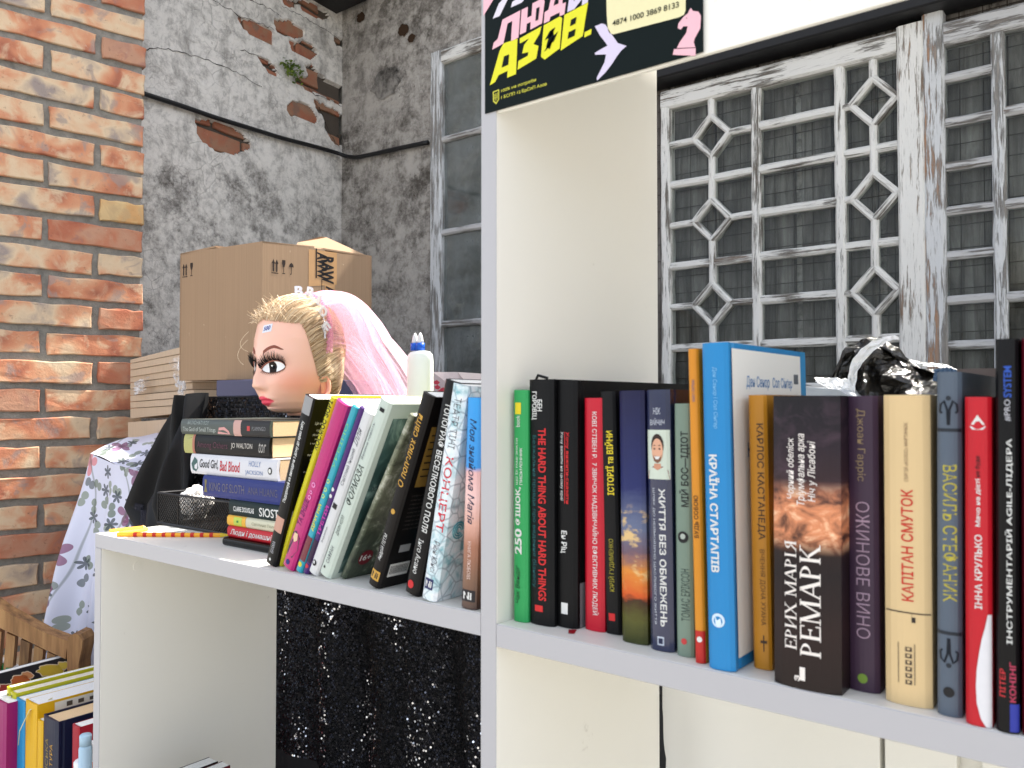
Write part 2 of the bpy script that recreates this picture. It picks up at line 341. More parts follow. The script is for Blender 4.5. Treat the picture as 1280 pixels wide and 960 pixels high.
# ------------------------------------------------------------------ left plaster wall with bricks showing through
CN = atD(427, 250, 3.4); LD = Vector((.134, -.991, 0)).normalized()      # from the corner towards the camera
NL = Vector((LD.y*-1, LD.x, 0)) ; NL = Vector((.991, .134, 0)).normalized()
def wl(px, py):                                # (distance from corner, height) on the left wall
    d = ray(px, py); o = cam.location; s = (Vector((CN.x, CN.y, 0)) - Vector((0, 0, 0))).dot(NL) / d.dot(NL); p = o + d*s
    return ((p - CN).dot(LD), p.z)
def inpoly(p, P):
    c = False; j = len(P)-1
    for i in range(len(P)):
        if (P[i][1] > p[1]) != (P[j][1] > p[1]) and p[0] < (P[j][0]-P[i][0])*(p[1]-P[i][1])/(P[j][1]-P[i][1])+P[i][0]: c = not c
        j = i
    return c
holes_px = [
 [(246,150),(262,149),(285,156),(303,168),(314,180),(312,187),(296,191),(275,190),(258,180),(248,168)],
 [(297,20),(318,27),(342,38),(341,56),(330,50),(312,42),(302,33)],
 [(342,24),(362,26),(380,38),(380,46),(366,47),(346,40)],
 [(362,52),(372,55),(378,51),(390,56),(398,66),(392,73),(380,70),(366,62)],
 [(323,70),(334,74),(346,84),(347,94),(338,92),(330,82)],
 [(383,82),(392,82),(400,93),(412,100),(428,109),(430,130),(418,127),(404,118),(384,112),(368,100),(376,96),(386,96)],
 [(358,134),(366,127),(380,128),(392,138),(398,150),(392,153),(376,146),(362,143)],
 [(393,125),(410,133),(424,140),(428,146),(427,184),(418,178),(408,165),(405,145),(396,136)],
 [(375,0),(392,4),(408,14),(414,24),(404,24),(390,18),(378,12)],
 [(352,-4),(374,2),(372,11),(356,6)], [(418,46),(430,52),(430,60),(420,56)]]
holes = [[wl(*p) for p in P] for P in holes_px]
W0, W1, Z0, Z1 = -.0, 1.45, .9, 3.1
cell = .0085
lw = thing('plaster_wall_left', 'cracked whitewashed plaster wall with old bricks showing, behind the cardboard box', 'wall', (CN.x, CN.y, 0), (0, 0, atan2(LD.y, LD.x)))
# local x along LD, local y = into wall?  +y local is left of LD
ysign = 1 if Vector((-LD.y, LD.x, 0)).dot(NL) < 0 else -1        # +1: local +y points into the wall
m = MB(); nu = int((W1-W0)/cell); nv = int((Z1-Z0)/cell); dep = []
boxes = [(min(p[0] for p in P)-.02, max(p[0] for p in P)+.02, min(p[1] for p in P)-.02, max(p[1] for p in P)+.02) for P in holes]
def wallpt(i, j):
    x = W0 + i*cell; z = Z0 + j*cell
    n = noise.noise(Vector((x*30, z*30, 1)))*.006; n2 = noise.noise(Vector((x*30, z*30, 9)))*.006
    ins = False
    for P, b in zip(holes, boxes):
        if b[0] < x < b[1] and b[2] < z < b[3] and inpoly((x+n, z+n2), P): ins = True
    d = .002*noise.noise(Vector((x*4, z*4, 3))) + .0012*noise.noise(Vector((x*20, z*20, 3)))
    return (x, ysign*((.017 if ins else 0) + d), z), ins
vs = []; fl = []
for j in range(nv+1):
    for i in range(nu+1):
        p, ins = wallpt(i, j); vs.append(p); fl.append(ins)
fs = []; 
for j in range(nv):
    for i in range(nu):
        a = j*(nu+1)+i; q = (a, a+1, a+nu+2, a+nu+1); m.f.append(q); m.m.append(1 if sum(fl[k] for k in q) >= 3 else 0)
m.v = vs
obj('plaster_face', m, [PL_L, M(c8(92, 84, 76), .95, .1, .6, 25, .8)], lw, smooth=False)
obj('wall_core', MB().box((W0, min(ysign*.03, ysign*.3), 0), (W1, max(ysign*.03, ysign*.3), 3.1)), MORTAR, lw)
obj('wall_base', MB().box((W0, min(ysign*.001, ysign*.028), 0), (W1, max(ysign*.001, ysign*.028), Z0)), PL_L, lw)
for row in range(60):
    zc = .93 + row*.0765
    if zc > 3.08: break
    x = (.13 if row % 2 else 0.0)
    while x < W1-.1:
        c = (x + .125, zc); hit = False
        for P, b in zip(holes, boxes):
            if b[0]-.1 < c[0] < b[1]+.1 and b[2]-.03 < c[1] < b[3]+.03:
                for q in range(9):
                    for r_ in (-.02, 0, .02):
                        if inpoly((x + .25*q/8, zc+r_), P): hit = True
        if hit and Vector((c[0]-holes[0][0][0], c[1]-holes[0][0][1])).length > -1:
            a = x + .128
            o = obj('exposed_brick', brick_mesh(.245, .064, .02, row*7+int(x*10), 1.3), OLD, lw, loc=(a, ysign*.007, zc))
            if ysign < 0: o.scale = (1, -1, 1)
        x += .258
# right plaster wall
rw = thing('plaster_wall_back', 'stained dark grey plaster wall between the corner and the old windows', 'wall', (CN.x, CN.y, 0))
def rwf(u, v):
    x = u*4.2; z = v*3.1
    return (x, .0025*noise.noise(Vector((x*4, z*4, 8))) + .0015*noise.noise(Vector((x*17, z*17, 2))), z)
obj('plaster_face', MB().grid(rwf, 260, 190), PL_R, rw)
obj('wall_core', MB().box((-.3, .02, 0), (4.2, .3, 3.1)), MORTAR, rw)
# dark stain and chips as real shallow pits
for (px, py, r) in ((483, 103, .075), (505, 38, .03), (515, 48, .02), (452, 22, .025)):
    p = onY(px, py, CN.y) - Vector((CN.x, CN.y, 0)); mm = MB(); k = 26
    vv = [(p.x + cos(2*pi*i/k)*r*(1+.35*noise.noise(Vector((cos(2*pi*i/k)*2+px, sin(2*pi*i/k)*2, 0)))), -.0045, p.z + sin(2*pi*i/k)*r*.8*(1+.35*noise.noise(Vector((cos(2*pi*i/k)*2, sin(2*pi*i/k)*2, px))))) for i in range(k)]
    mm.add(vv + [(p.x, -.0045, p.z)], [(i, (i+1) % k, k) for i in range(k)])
    obj('plaster_patch', mm, mat_plaster('dark_patch', c8(150, 146, 140), c8(56, 53, 50), None, .9) if r > .05 else M(c8(70, 54, 42), .95, .1, .7, 60, .6), rw)
# long cracks that follow the brick courses
CRK = M(c8(38, 34, 30), .95, .1, .2, 60)
for P in ([(262, -2), (288, 12), (300, 22), (322, 28), (345, 38)], [(310, -2), (330, 8), (346, 17), (352, 22)], [(352, 8), (376, 20), (402, 34), (430, 54)], [(300, 62), (322, 70), (340, 84), (352, 96)], [(380, 104), (392, 118), (410, 124), (430, 134)], [(392, 124), (404, 146), (412, 168), (426, 186)], [(178, 60), (215, 62), (260, 76), (300, 92), (330, 112)]):
    q = [wl(*p) for p in P]; sp_ = []
    for i in range(len(q)-1):
        for k in range(8):
            u = k/8; a_ = q[i][0]*(1-u)+q[i+1][0]*u; b_ = q[i][1]*(1-u)+q[i+1][1]*u; sp_.append((a_ + .006*noise.noise(Vector((a_*60, b_*60, 1))), -ysign*.0012, b_ + .010*noise.noise(Vector((a_*50, b_*50, 5)))))
    obj('crack', MB().tube(sp_, [.0006 + .0022*abs(noise.noise(Vector((i*.35, P[0][0], 0)))) for i in range(len(sp_))], 4), CRK, lw)
# black cable along both walls
pts = [CN + LD*wl(px, py)[0] + NL*.016 + Vector((0, 0, wl(px, py)[1]-CN.z)) for px, py in ((150,110),(178,119),(222,133),(265,148),(308,161),(350,174),(390,184),(418,192))]
pts += [onY(px, py, CN.y-.018) for px, py in ((434,196),(446,197),(470,192),(505,184),(535,178))]
sp = []
for i in range(len(pts)-1):
    for k in range(4): sp.append(pts[i].lerp(pts[i+1], k/4))
sp.append(pts[-1]); sp = [sp[0]] + [(sp[i-1]+sp[i]*2+sp[i+1])/4 for i in range(1, len(sp)-1)] + [sp[-1]]
tag(obj('black_cable', MB().tube(sp, .0085, 8), M(c8(24, 24, 26), .45, .4), None, True), 'thick black cable sagging across both plaster walls into the corner', 'cable')
# little plant rooted in the wall
pp = wl(362, 90); base = CN + LD*pp[0] + NL*.004; base.z = pp[1]
pl = thing('wall_plant', 'small green weed growing out of the crack in the whitewashed plaster wall', 'plant', base)
LEAF = M(c8(112, 132, 48), .6, .3, .5, 60); LEAF2 = M(c8(84, 108, 40), .6, .3, .5, 60)
r = random.Random(5)
for i in range(20):
    tip = LD*r.uniform(-.060, .070) + NL*r.uniform(.01, .04) + Vector((0, 0, r.uniform(-.035, .035)))
    obj('stem', MB().tube([(0, 0, 0), tip*.5 + Vector((0, 0, .012)), tip], [.0012, .001, .0006], 4), LEAF2, pl)
    mb = MB()
    for k in range(4):
        c = tip*(.6+.13*k) + Vector((r.uniform(-.01, .01), r.uniform(-.01, .01), r.uniform(-.008, .01))); a = Vector((r.uniform(-1, 1), r.uniform(-1, 1), r.uniform(-.4, 1))).normalized(); b = a.cross(Vector((r.uniform(-1, 1), r.uniform(-1, 1), r.uniform(-1, 1)))).normalized(); s_ = r.uniform(.006, .010)
        n_ = a.cross(b)*.2
        mb.add([c-a*s_, c+b*s_*.5-n_*s_, c+a*s_*.4+b*s_*.6, c+a*s_*1.1, c+a*s_*.4-b*s_*.6, c-b*s_*.5-n_*s_], [(0, 1, 2, 3), (0, 3, 4, 5)])
    obj('leaf', mb, LEAF if i % 2 else LEAF2, pl)
# ------------------------------------------------------------------ plank wall and old windows
WY = 2.155                                      # front of the window frames
pk = thing('plank_wall', 'weathered grey vertical plank boarding seen through the old window panes', 'plank wall', (0, 0, 0))
x = -1.24; r = random.Random(11)
while x < .75:
    wdt = r.uniform(.085, .15); g = r.choice((.006, .010, .020))
    o = obj('plank', MB().cbox((0, 0, 0), (wdt-g, .018, 2.2), .002), PLANK, pk, loc=(x, 2.203 + r.uniform(-.003, .003), .3))
    x += wdt
t = NT('rusty_wire'); RUST = t.fin(c8(62, 54, 48), .7, .4, .3)
wm = MB()
x = -1.22
while x < .7: wm.tube([(x, 2.196, .4), (x+r.uniform(-.004, .004), 2.195, 1.4), (x, 2.196, 2.45)], .0011, 4); x += .05
z = .42
while z < 2.45: wm.tube([(-1.22, 2.194, z), (-.3, 2.193, z+r.uniform(-.004, .004)), (.7, 2.194, z)], .0011, 4); z += .05
tag(obj('wire_mesh', wm, RUST), 'thin square wire mesh fixed over the planks behind the window panes', 'wire mesh')
def bar(name, p0, p1, wd, y0, dep, mat, parent):      # bar in the window plane, from p0 to p1 (x,z), front at y0
    p0 = Vector((p0[0], 0, p0[1])); p1 = Vector((p1[0], 0, p1[1])); L = (p1-p0).length; a = atan2(p1.z-p0.z, p1.x-p0.x)
    c = min(wd*.28, .006); pr = [(0, dep, -wd/2), (0, dep, wd/2), (0, c, wd/2), (0, 0, wd/2-c), (0, 0, -wd/2+c), (0, c, -wd/2)]
    # subdivided and slightly wavy, as old carpentry
    n = max(2, int(L/.05)); m = MB(); vs = []
    rr = random.Random(int(p0.x*977+p0.z*331+p1.x*71))
    for i in range(n+1):
        dz = rr.uniform(-1, 1)*.0010
        for q in pr: vs.append((L*i/n, q[1] + (rr.uniform(-1, 1)*.0006 if q[1] < dep else 0), q[2]+dz))
    k = len(pr); fs = [(i*k+j, i*k+(j+1) % k, (i+1)*k+(j+1) % k, (i+1)*k+j) for i in range(n) for j in range(k)] + [tuple(range(k)), tuple(n*k+j for j in range(k))[::-1]]
    m.add(vs, fs); o = obj(name, m, mat, parent, loc=(p0.x, y0, p0.z)); o.rotation_euler = (0, -a, 0); return o
def X_(px, py=300): return onY(px, py, WY).x
def Z_(px, py): return onY(px, py, WY).z
# window A: three diamonds each side
wa = thing('old_window', 'old peeling white window with diamond glazing bars and square panes, left of the grey one', 'window', (0, 0, 0))
xa = [X_(831), X_(888), X_(944), X_(1049.5), X_(1092), X_(1140)]
zr = [Z_(998, y) for y in (145, 201.6, 255.5, 314, 370, 427.6)]; pz = (zr[0]-zr[5])/5
zr = [zr[0]-pz*i for i in range(12)]; ztop = Z_(998, 83); zbot = zr[9]-.03
bar('frame_stile', (xa[0], zbot), (xa[0], ztop+.02), .030, WY, .038, WP_Z, wa)
bar('frame_stile', (xa[5], zbot), (xa[5], ztop+.035), .062, WY-.003, .045, WP_Z, wa)
bar('frame_rail', (xa[0]-.012, ztop), (xa[5]-.031, ztop), .055, WY-.0015, .042, WP_X, wa)
bar('frame_rail', (xa[0]-.012, zbot), (xa[5]-.031, zbot), .06, WY-.0015, .042, WP_X, wa)
for q in (2, 3): bar('glazing_bar', (xa[q], zbot), (xa[q], ztop-.026), .026, WY+.003, .03, WP_Z, wa)
zz = [ztop-.02] + zr[:10]
def diamond(cx, cz, rx, rz):
    P = [(cx-rx, cz), (cx, cz+rz), (cx+rx, cz), (cx, cz-rz)]
    for i in range(4):
        a, b = P[i], P[(i+1) % 4]; bar('diamond_bar', a, b, .017, WY+.001+.0007*i, .03, WP_Z if i % 2 else WP_X, wa)
# rails
for i in range(9):
    z = zr[i]
    bar('glazing_bar', (xa[2], z), (xa[3], z), .024, WY+.006, .026, WP_X, wa)
    for (l, r_, c, dia) in ((xa[0], xa[2], xa[1], i % 2 == 0), (xa[3], xa[5]-.02, xa[4], i % 2 == 1)):
        pass
RX, RZ = .054, .058
zl = [Z_(862, 0+v/2.133) for v in (365, 590, 815)]; dl = (zl[0]-zl[2])/4
rowsL = [zr[i] for i in range(9)]
for i, z in enumerate(rowsL):
    diaL = i % 2 == 0; diaR = i % 2 == 0
    for (l, r_, c) in ((xa[0], xa[2], xa[1]), (xa[3], xa[5]-.02, xa[4])):
        # left column diamonds sit on rows 0,2,4; right column the same rows
        if diaL:
            bar('glazing_bar', (l, z), (c-RX, z), .018, WY+.005, .026, WP_X, wa); bar('glazing_bar', (c+RX, z), (r_, z), .018, WY+.005, .026, WP_X, wa)
            diamond(c, z, RX, RZ)
        else:
            bar('glazing_bar', (l, z), (r_, z), .022, WY+.006, .026, WP_X, wa)
for c in (xa[1], xa[4]):
    edges = [ztop-.026]
    for i, z in enumerate(rowsL):
        if i % 2 == 0: edges += [z+RZ, z-RZ]
    edges.append(zbot)
    for k in range(0, len(edges)-1, 2): bar('glazing_bar', (c, edges[k+1]), (c, edges[k]), .019, WY+.004, .026, WP_Z, wa)
def panes(parent, xs, zs, y, mat):
    for i in range(len(xs)-1):
        for j in range(len(zs)-1):
            o = obj('pane', MB().box((0, 0, 0), (xs[i+1]-xs[i]-.002, .002, zs[j]-zs[j+1]-.002)), mat, parent, loc=(xs[i]+.001, y+random.uniform(-.0015, .0015), zs[j+1]+.001))
            o.rotation_euler = (random.uniform(-.004, .004), 0, random.uniform(-.004, .004))
panes(wa, [xa[0], xa[1], xa[2], xa[3], xa[4], xa[5]-.02], [ztop] + rowsL + [zbot], WY+.018, GLASS)
# window B
wb = thing('old_window', 'old grey weathered window with narrow ladder panes, right of the diamond window', 'window', (0, 0, 0))
zb = [Z_(1214, y) for y in (89, 373)]; pb = (zb[0]-zb[1])/5; zb = [zb[0]-pb*i for i in range(10)]; zbt = Z_(1214, 33); x0 = X_(1168.5); x1 = X_(1249)
GPW = .047
xR = x1 + .36
bar('frame_stile', (x0, zb[9]), (x0, zbt+.10), GPW, WY-.002, .045, GP_Z, wb); bar('frame_stile', (xR, zb[9]), (xR, zbt+.10), GPW, WY-.002, .045, GP_Z, wb)
bar('frame_rail', (x0+GPW/2, zbt), (xR-GPW/2, zbt), .055, WY, .042, GP_X, wb); bar('frame_rail', (x0+GPW/2, zb[9]), (xR-GPW/2, zb[9]), .05, WY, .042, GP_X, wb)
bar('glazing_bar', (x1, zb[9]), (x1, zbt-.027), .028, WY+.003, .03, GP_Z, wb); bar('glazing_bar', (x1+.17, zb[9]), (x1+.17, zbt-.027), .028, WY+.003, .03, GP_Z, wb)
for i in range(9):
    bar('glazing_bar', (x0, zb[i]), (x1, zb[i]), .021, WY+.006, .026, GP_X, wb)
    if i % 2: bar('glazing_bar', (x1, zb[i]), (xR, zb[i]), .023, WY+.006, .026, GP_X, wb)
panes(wb, [x0+.02, x1], [zbt]+zb, WY+.018, GLASS); panes(wb, [x1, x1+.17, xR-.02], [zbt, zb[1], zb[3], zb[5], zb[7], zb[9]], WY+.018, GLASS)
# window C, left small casement leaning on the plaster wall
def XC(px, py): return onY(px, py, WY+.03)
wc = thing('narrow_window', 'tall narrow white casement with four grimy panes on the grey plaster wall beside the divider', 'window', (0, 0, 0))
yc = WY+.028; xl = XC(544, 260).x; xr = xl + .40; zt = XC(575, 58).z
zc_ = [XC(575, y).z for y in (167, 286, 403)]; pc = (zc_[0]-zc_[2])/2; zc_ = [zc_[0], zc_[1], zc_[2], zc_[2]-pc]
bar('frame_stile', (xl, zc_[3]-.1), (xl, zt+.012), .056, yc, .04, GP_Z, wc); bar('frame_stile', (xr, zc_[3]-.1), (xr, zt+.012), .05, yc, .04, GP_Z, wc)
bar('frame_rail', (xl+.028, zt-.012), (xr-.025, zt-.012), .048, yc+.001, .04, WP_X, wc); bar('frame_rail', (xl+.028, zc_[3]-.08), (xr-.025, zc_[3]-.08), .05, yc+.001, .04, GP_X, wc)
for z in zc_: bar('glazing_bar', (xl+.02, z), (xr-.02, z), .022, yc+.006, .028, GP_X, wc)
panes(wc, [xl+.02, xr-.02], [zt-.01] + zc_ + [zc_[3]-.08], yc+.02, GLASS2)
obj('backing_board', MB().box((xl, yc+.0345, zc_[3]-.1), (xr, yc+.0395, zt)), M(c8(118, 120, 118), .9, .2, .8, 6), wc)
# black eave over the windows
ea = thing('black_eave', 'black tarred eave beam above the old windows, under the white header board', 'eave')
BLK = M(c8(26, 26, 28), .55, .4, .3, 20, .3)
p0 = Z_(998, 76)
EZ = .028
obj('beam', MB().cbox((-1.20, WY-.05, ztop+EZ+.02), (.9, WY+.04, ztop+EZ+.10), .004), BLK, ea)
for i in range(9):
    xx = -1.15 + i*.215
    obj('rafter_end', MB().cbox((xx, WY-.09, ztop+EZ+.10), (xx+.13, WY+.03, ztop+EZ+.135), .003), M(c8(84, 78, 72), .9, .2, .6, 12), ea)
obj('tar_sheet', MB().cbox((-1.22, WY-.16, ztop+EZ+.14), (.92, WY+.045, ztop+EZ+.154), .003), BLK, ea)
# dark roof corner at the top left
a = CN + Vector((.0, -.02, 0)); zt2 = atD(405, 0, 3.3).z
tag(obj('added_shade_roof', MB().cbox((CN.x-.4, 1.25, EYE+1.76), (-1.98, 3.3, EYE+1.80), .004), BLK), 'unseen black felted roof, added to shade the corner of the plaster walls', 'roof')  # out-of-view roof sheet, added to keep the sun off the left wall
tag(obj('roof_edge_felt', MB().cbox((CN.x-.05, CN.y-.35, zt2-.015), (CN.x+.20, CN.y-.03, zt2+.10), .006), BLK), 'scrap of black roofing felt where the two plaster walls meet at the top', 'roofing felt')
# unseen canopy, added to shade the right-hand bay
t = NT('canopy_cloth'); CAN = t.fin(c8(214, 208, 196), .9, .2)
cn = thing('added_shade_canopy', 'unseen off-white canopy on poles, added to shade the right-hand bookshelf bay', 'canopy')
CX0, CX1, CY0, CY1, CZ = -.20, 1.5, 1.05, 1.90, EYE+1.28
obj('canvas', MB().grid(lambda u, v: (CX0+u*(CX1-CX0), CY0+v*(CY1-CY0), CZ + .05*v - .02*sin(pi*u)*sin(pi*v)), 16, 8), CAN, cn)
for (px_, py_) in ((CX1, CY0), (CX1, CY1)): obj('pole', MB().tube([(px_, py_, 0), (px_, py_, CZ+.02)], .016, 10), M(c8(160, 162, 165), .4, .5, 0, 30, 0, .8), cn)
for y_ in (CY0, CY1): obj('beam', MB().tube([(CX0, y_, CZ+.06*(y_ > 1.5)), (CX1, y_, CZ+.06*(y_ > 1.5))], .012, 8), M(c8(160, 162, 165), .4, .5, 0, 30, 0, .8), cn)
# ------------------------------------------------------------------ white shelf unit
YF, YB = .528, .808                             # front and back planes of the unit
SH = .0185
def mat_lam(name, c):
    t = NT(name); n = t.noise(3, 5, .6); f = t.noise(160, 3); s = t.ramp(t.noise(26, 5, .7), [(.68, 0.0), (.74, .35)])
    col = t.mix(t.math('MULTIPLY', n, .12), c, c8(205, 196, 180)); col = t.mix(s, col, c8(170, 160, 145))
    t.bump(f, .08, .0006); return t.fin(col, .38, .45)
LAM = mat_lam('white_laminate', c8(241, 238, 228)); EDGE = mat_lam('grey_edge_banding', c8(176, 175, 178))
XL = -1.118; XD0 = onY(602, 500, YF).x; XD1 = onY(620, 500, YF).x; XD0 = XD1 - .0165
ZL = onY(600, 767, YF).z; ZR = onY(700, 797.5, YF).z; ZFA = onY(740, 107, YF).z; XR = .42
bs = thing('bookshelf', 'white laminate shelf unit with low left bay and tall right bay, holding books', 'bookshelf')
def board(name, a, b, par=bs):
    o = obj(name, MB().cbox(a, b, .0006), LAM, par)
    return o
def edge(par, a, b): obj('edge_banding', MB().cbox(a, b, .0004), EDGE, par)
e = .0012
o = board('side_panel', (XL-.0165, YF+e, 0), (XL, YB, ZL-SH-.0004)); edge(o, (XL-.0165, YF, 0), (XL, YF+e-.0001, ZL-SH-.0004))
o = board('shelf', (XL-.0165, YF+e, ZL-SH), (XD0-.0003, YB, ZL)); edge(o, (XL-.0165, YF, ZL-SH), (XD0-.0003, YF+e-.0001, ZL))
o = board('divider', (XD0, YF+e, 0), (XD1, YB, EYE+.62)); edge(o, (XD0, YF, 0), (XD1, YF+e-.0001, EYE+.62))
o = board('shelf', (XD1+.0003, YF+e, ZR-SH), (XR, YB, ZR)); edge(o, (XD1+.0003, YF, ZR-SH), (XR, YF+e-.0001, ZR))
o = board('shelf', (XL+.0003, YF+.02, EYE-.72), (XD0-.0003, YB, EYE-.72+SH))
o = board('side_panel', (XR+.0003, YF+e, 0), (XR+.0168, YB, EYE+.62))
o = board('header_board', (XD1+.0004, YF+.001, ZFA), (XR, YF+.005, EYE+.62))
o = board('top_board', (XD1+.0004, YF+.0175, EYE+.40), (XR, YB, EYE+.40+SH))
# white cabinet behind the right bay
wcb = thing('white_cabinet', 'white cabinet with plain door panels standing behind the right bay of the bookshelf', 'cabinet')
CY = .96; ZC = EYE-.012
obj('carcass', MB().box((-.70+.19, CY+.02, .05), (.55, CY+.42, ZC-.001)), LAM, wcb)
for a_, b_ in ((-.512, -.2475), (-.2425, -.1725), (-.150, .2), (.204, .55)):
    obj('door_panel', MB().cbox((a_, CY, .05), (b_, CY+.018, ZC), .001), LAM, wcb)
# ------------------------------------------------------------------ books
def paper_mat(name, c):
    t = NT(name); g = t.noise(1, 4, .6, None, (900, 900, 25)) ; v = t.noise(12, 3)
    col = t.mix(t.ramp(g, [(.35, .45), (.6, 0.0)]), c, tuple(x*.55 for x in c[:3])+(1,)); t.bump(g, .4, .001); return t.fin(col, .9, .15)
PAGE = paper_mat('page_edges', c8(236, 228, 208)); PAGEW = paper_mat('white_page_edges', c8(240, 240, 236)); PAGET = paper_mat('tan_page_edges', c8(232, 200, 158))
class Book: pass
def make_book(name, label, t, H, D, cov, loc, rot, hard=False, bulge=.0012, page=PAGE, group=None, th=None, face=None, wear=0):
    b = Book(); b.t, b.H, b.D, b.bulge = t, H, D, bulge; b.e = thing(name, label, 'book', loc, rot, group); b.hard = hard
    th = th or (.0022 if hard else .0006); ins = .0035 if hard else .0004
    th = min(th, t*.2)
    N = 7; out = [(0, D), (0, .007), (0, .0035)] if not hard else [(0, D), (0, .0105), (.0008, .008), (.0008, .0065), (0, .0045)]
    if hard: out = [(x, y) for x, y in out]
    sp_ = [(t*(i/N), -bulge*sin(pi*i/N)**.7 + .0012*(abs(2*i/N-1)**6)) for i in range(N+1)]
    right = [(t-x, y) for x, y in out[::-1]]
    outer = out + sp_ + right
    inn = [(t-th, D), (t-th, .008)] + [(t-th-(t-2*th)*(i/4), .0032-bulge*.3) for i in range(5)] + [(th, .008), (th, D)]
    if not hard: inn = [(t-th, D), (t-th, .004), (t/2, .002), (th, .004), (th, D)]
    poly = outer + inn
    m = MB(); n = len(poly); m.add([(x, y, 0) for x, y in poly] + [(x, y, H) for x, y in poly], [tuple(range(n)), tuple(range(n, 2*n))[::-1]] + [(i, n+i, n+(i+1) % n, (i+1) % n) for i in range(n)])
    b.cover = obj('cover', m, cov, b.e)
    bm = bmesh.new(); bm.from_mesh(b.cover.data); bmesh.ops.recalc_face_normals(bm, faces=bm.faces); bm.to_mesh(b.cover.data); bm.free()
    # page block, slightly wavy top edge
    g = .0003; y0 = .004 if not hard else .0046; pm = MB()
    pm.grid(lambda u, v: (th+g+(t-2*th-2*g)*u, y0+(D-ins-y0)*v, H-ins-.0004*abs(noise.noise(Vector((u*9, v*2, t*999))))), 6, 3)
    pm.box((th+g, y0, ins), (t-th-g, D-ins, H-ins-.0006)); obj('page_block', pm, page, b.e)
    return b
def curve_y(b, x): x = min(max(x/b.t, 0), 1); return -b.bulge*sin(pi*x)**.7 + .0012*(abs(2*x-1)**6)
def stext(b, s, d, a, e_, xc, h, mat, bold=.0, shear=0, ser=False, name='lettering'):
    """text on the spine, d: 'd' top-down, 'u' bottom-up, 'h' upright; a..e_ fractions of height from the top; xc,h fractions of thickness"""
    g = serif(s) if ser else glyphs(s, bold, shear); z0 = b.H*(1-a); z1 = b.H*(1-e_); t = b.t
    f = lambda v: Vector((v.x, curve_y(b, v.x)-.00035, v.z))
    if d == 'd': put(name, g, b.e, ((xc-h/2)*t, 0, z0), (0, 0, z1-z0), (h*t, 0, 0), mat, f)
    elif d == 'u': put(name, g, b.e, ((xc+h/2)*t, 0, z1), (0, 0, z0-z1), (-h*t, 0, 0), mat, f)
    else: put(name, g, b.e, ((xc-h/2)*t, 0, z1), (h*t, 0, 0), (0, 0, z0-z1), mat, f)
def spoly(b, pts, mat, name='spine_print', off=.0003):    # polygon on spine in (x fraction, fraction from top)
    n = len(pts); P = [(x*b.t, curve_y(b, x*b.t)-off, b.H*(1-y)) for x, y in pts]
    return obj(name, MB().add(P, [tuple(range(n))]), mat, b.e)
def srect(b, x0, x1, y0, y1, mat, name='spine_print', off=.0003):
    m = MB(); m.grid(lambda u, v: ((x0+(x1-x0)*u)*b.t, curve_y(b, (x0+(x1-x0)*u)*b.t)-off, b.H*(1-y0-(y1-y0)*v)), 8, 1); return obj(name, m, mat, b.e)
def srect_wrap(b, x0, x1, y0, y1, mat): return srect(b, x0, x1, y0, y1, mat)
def scirc(b, xc, yc, r, mat, name='emblem', off=.0004, k=18):    # r in metres
    P = [(xc*b.t + r*cos(2*pi*i/k), 0, b.H*(1-yc) + r*sin(2*pi*i/k)) for i in range(k)]
    P = [(x, curve_y(b, x)-off, z) for x, y, z in P]; return obj(name, MB().add(P, [tuple(range(k))]), mat, b.e)
def crect(b, y0, y1, z0, z1, mat, name='cover_print', off=.0003):   # on the right-hand cover; y in m from spine, z fractions from top
    x = b.t+off; return obj(name, MB().add([(x, y0, b.H*(1-z1)), (x, y1, b.H*(1-z1)), (x, y1, b.H*(1-z0)), (x, y0, b.H*(1-z0))], [(0, 1, 2, 3)]), mat, b.e)
def ctext(b, s, y0, y1, z0, z1, mat, bold=0, shear=0, name='cover_lettering', off=.0005):
    put(name, glyphs(s, bold, shear), b.e, (b.t+off, y0, b.H*(1-z1)), (0, y1-y0, 0), (0, 0, b.H*(z1-z0)), mat)
def row(name, label, bl, br, tl, tr, Y, Zb, D, cov, minus=0, **k):
    """a book standing on height Zb with its spine in the plane Y; bl,br = spine foot px, tl = spine head left (px,py)"""
    A = onY(bl[0], bl[1], Y); B = onY(br[0], br[1], Y); T = onY(tl[0], tl[1], Y)
    dx = T.x - A.x; dz = T.z - Zb; lean = atan2(dx, dz); t = (B.x - A.x)*cos(lean) - .0006 - minus; H = sqrt(dx*dx+dz*dz)
    return make_book(name, label, t, H, D, cov, (A.x, Y, Zb + max(0, t*sin(lean)) + .0003), (0, lean, 0), **k)
G1 = 'books standing in the right bay'; G2 = 'books leaning in the left bay'; G3 = 'books piled under the doll head'; G4 = 'books on the low table at bottom left'
def cm(r, g, b, rough=.42, k=.85, coat=.0, var=.15):
    if max(r, g, b) < 62: k *= .4; return M(c8(r, g, b, k), rough, .18, var, 14, .12, 0, coat)
    return M(c8(r, g, b, k), rough, .3, var, 14, .12, 0, coat)
Y_ = ink(228, 206, 40); RED = ink(205, 38, 40); BK = ink(22, 22, 24); GOLD = ink(196, 150, 62)
b = row('book', 'slim bright green paperback with 250 on its spine, first beside the divider', (641.5,776), (660,778), (641.5,488), 0, .546, ZR, .125, cm(48, 168, 92))
stext(b, '250', 'u', .60, .71, .42, .50, WHITE, .03); stext(b, 'ФІШОК,', 'u', .42, .585, .42, .42, WHITE, .03)
stext(b, 'ЩО ЇХ МАЄ ЗНАТИ', 'u', .21, .41, .32, .20, WHITE, .01); stext(b, 'ПИСЬМЕННИК', 'u', .25, .41, .62, .18, WHITE, .01)
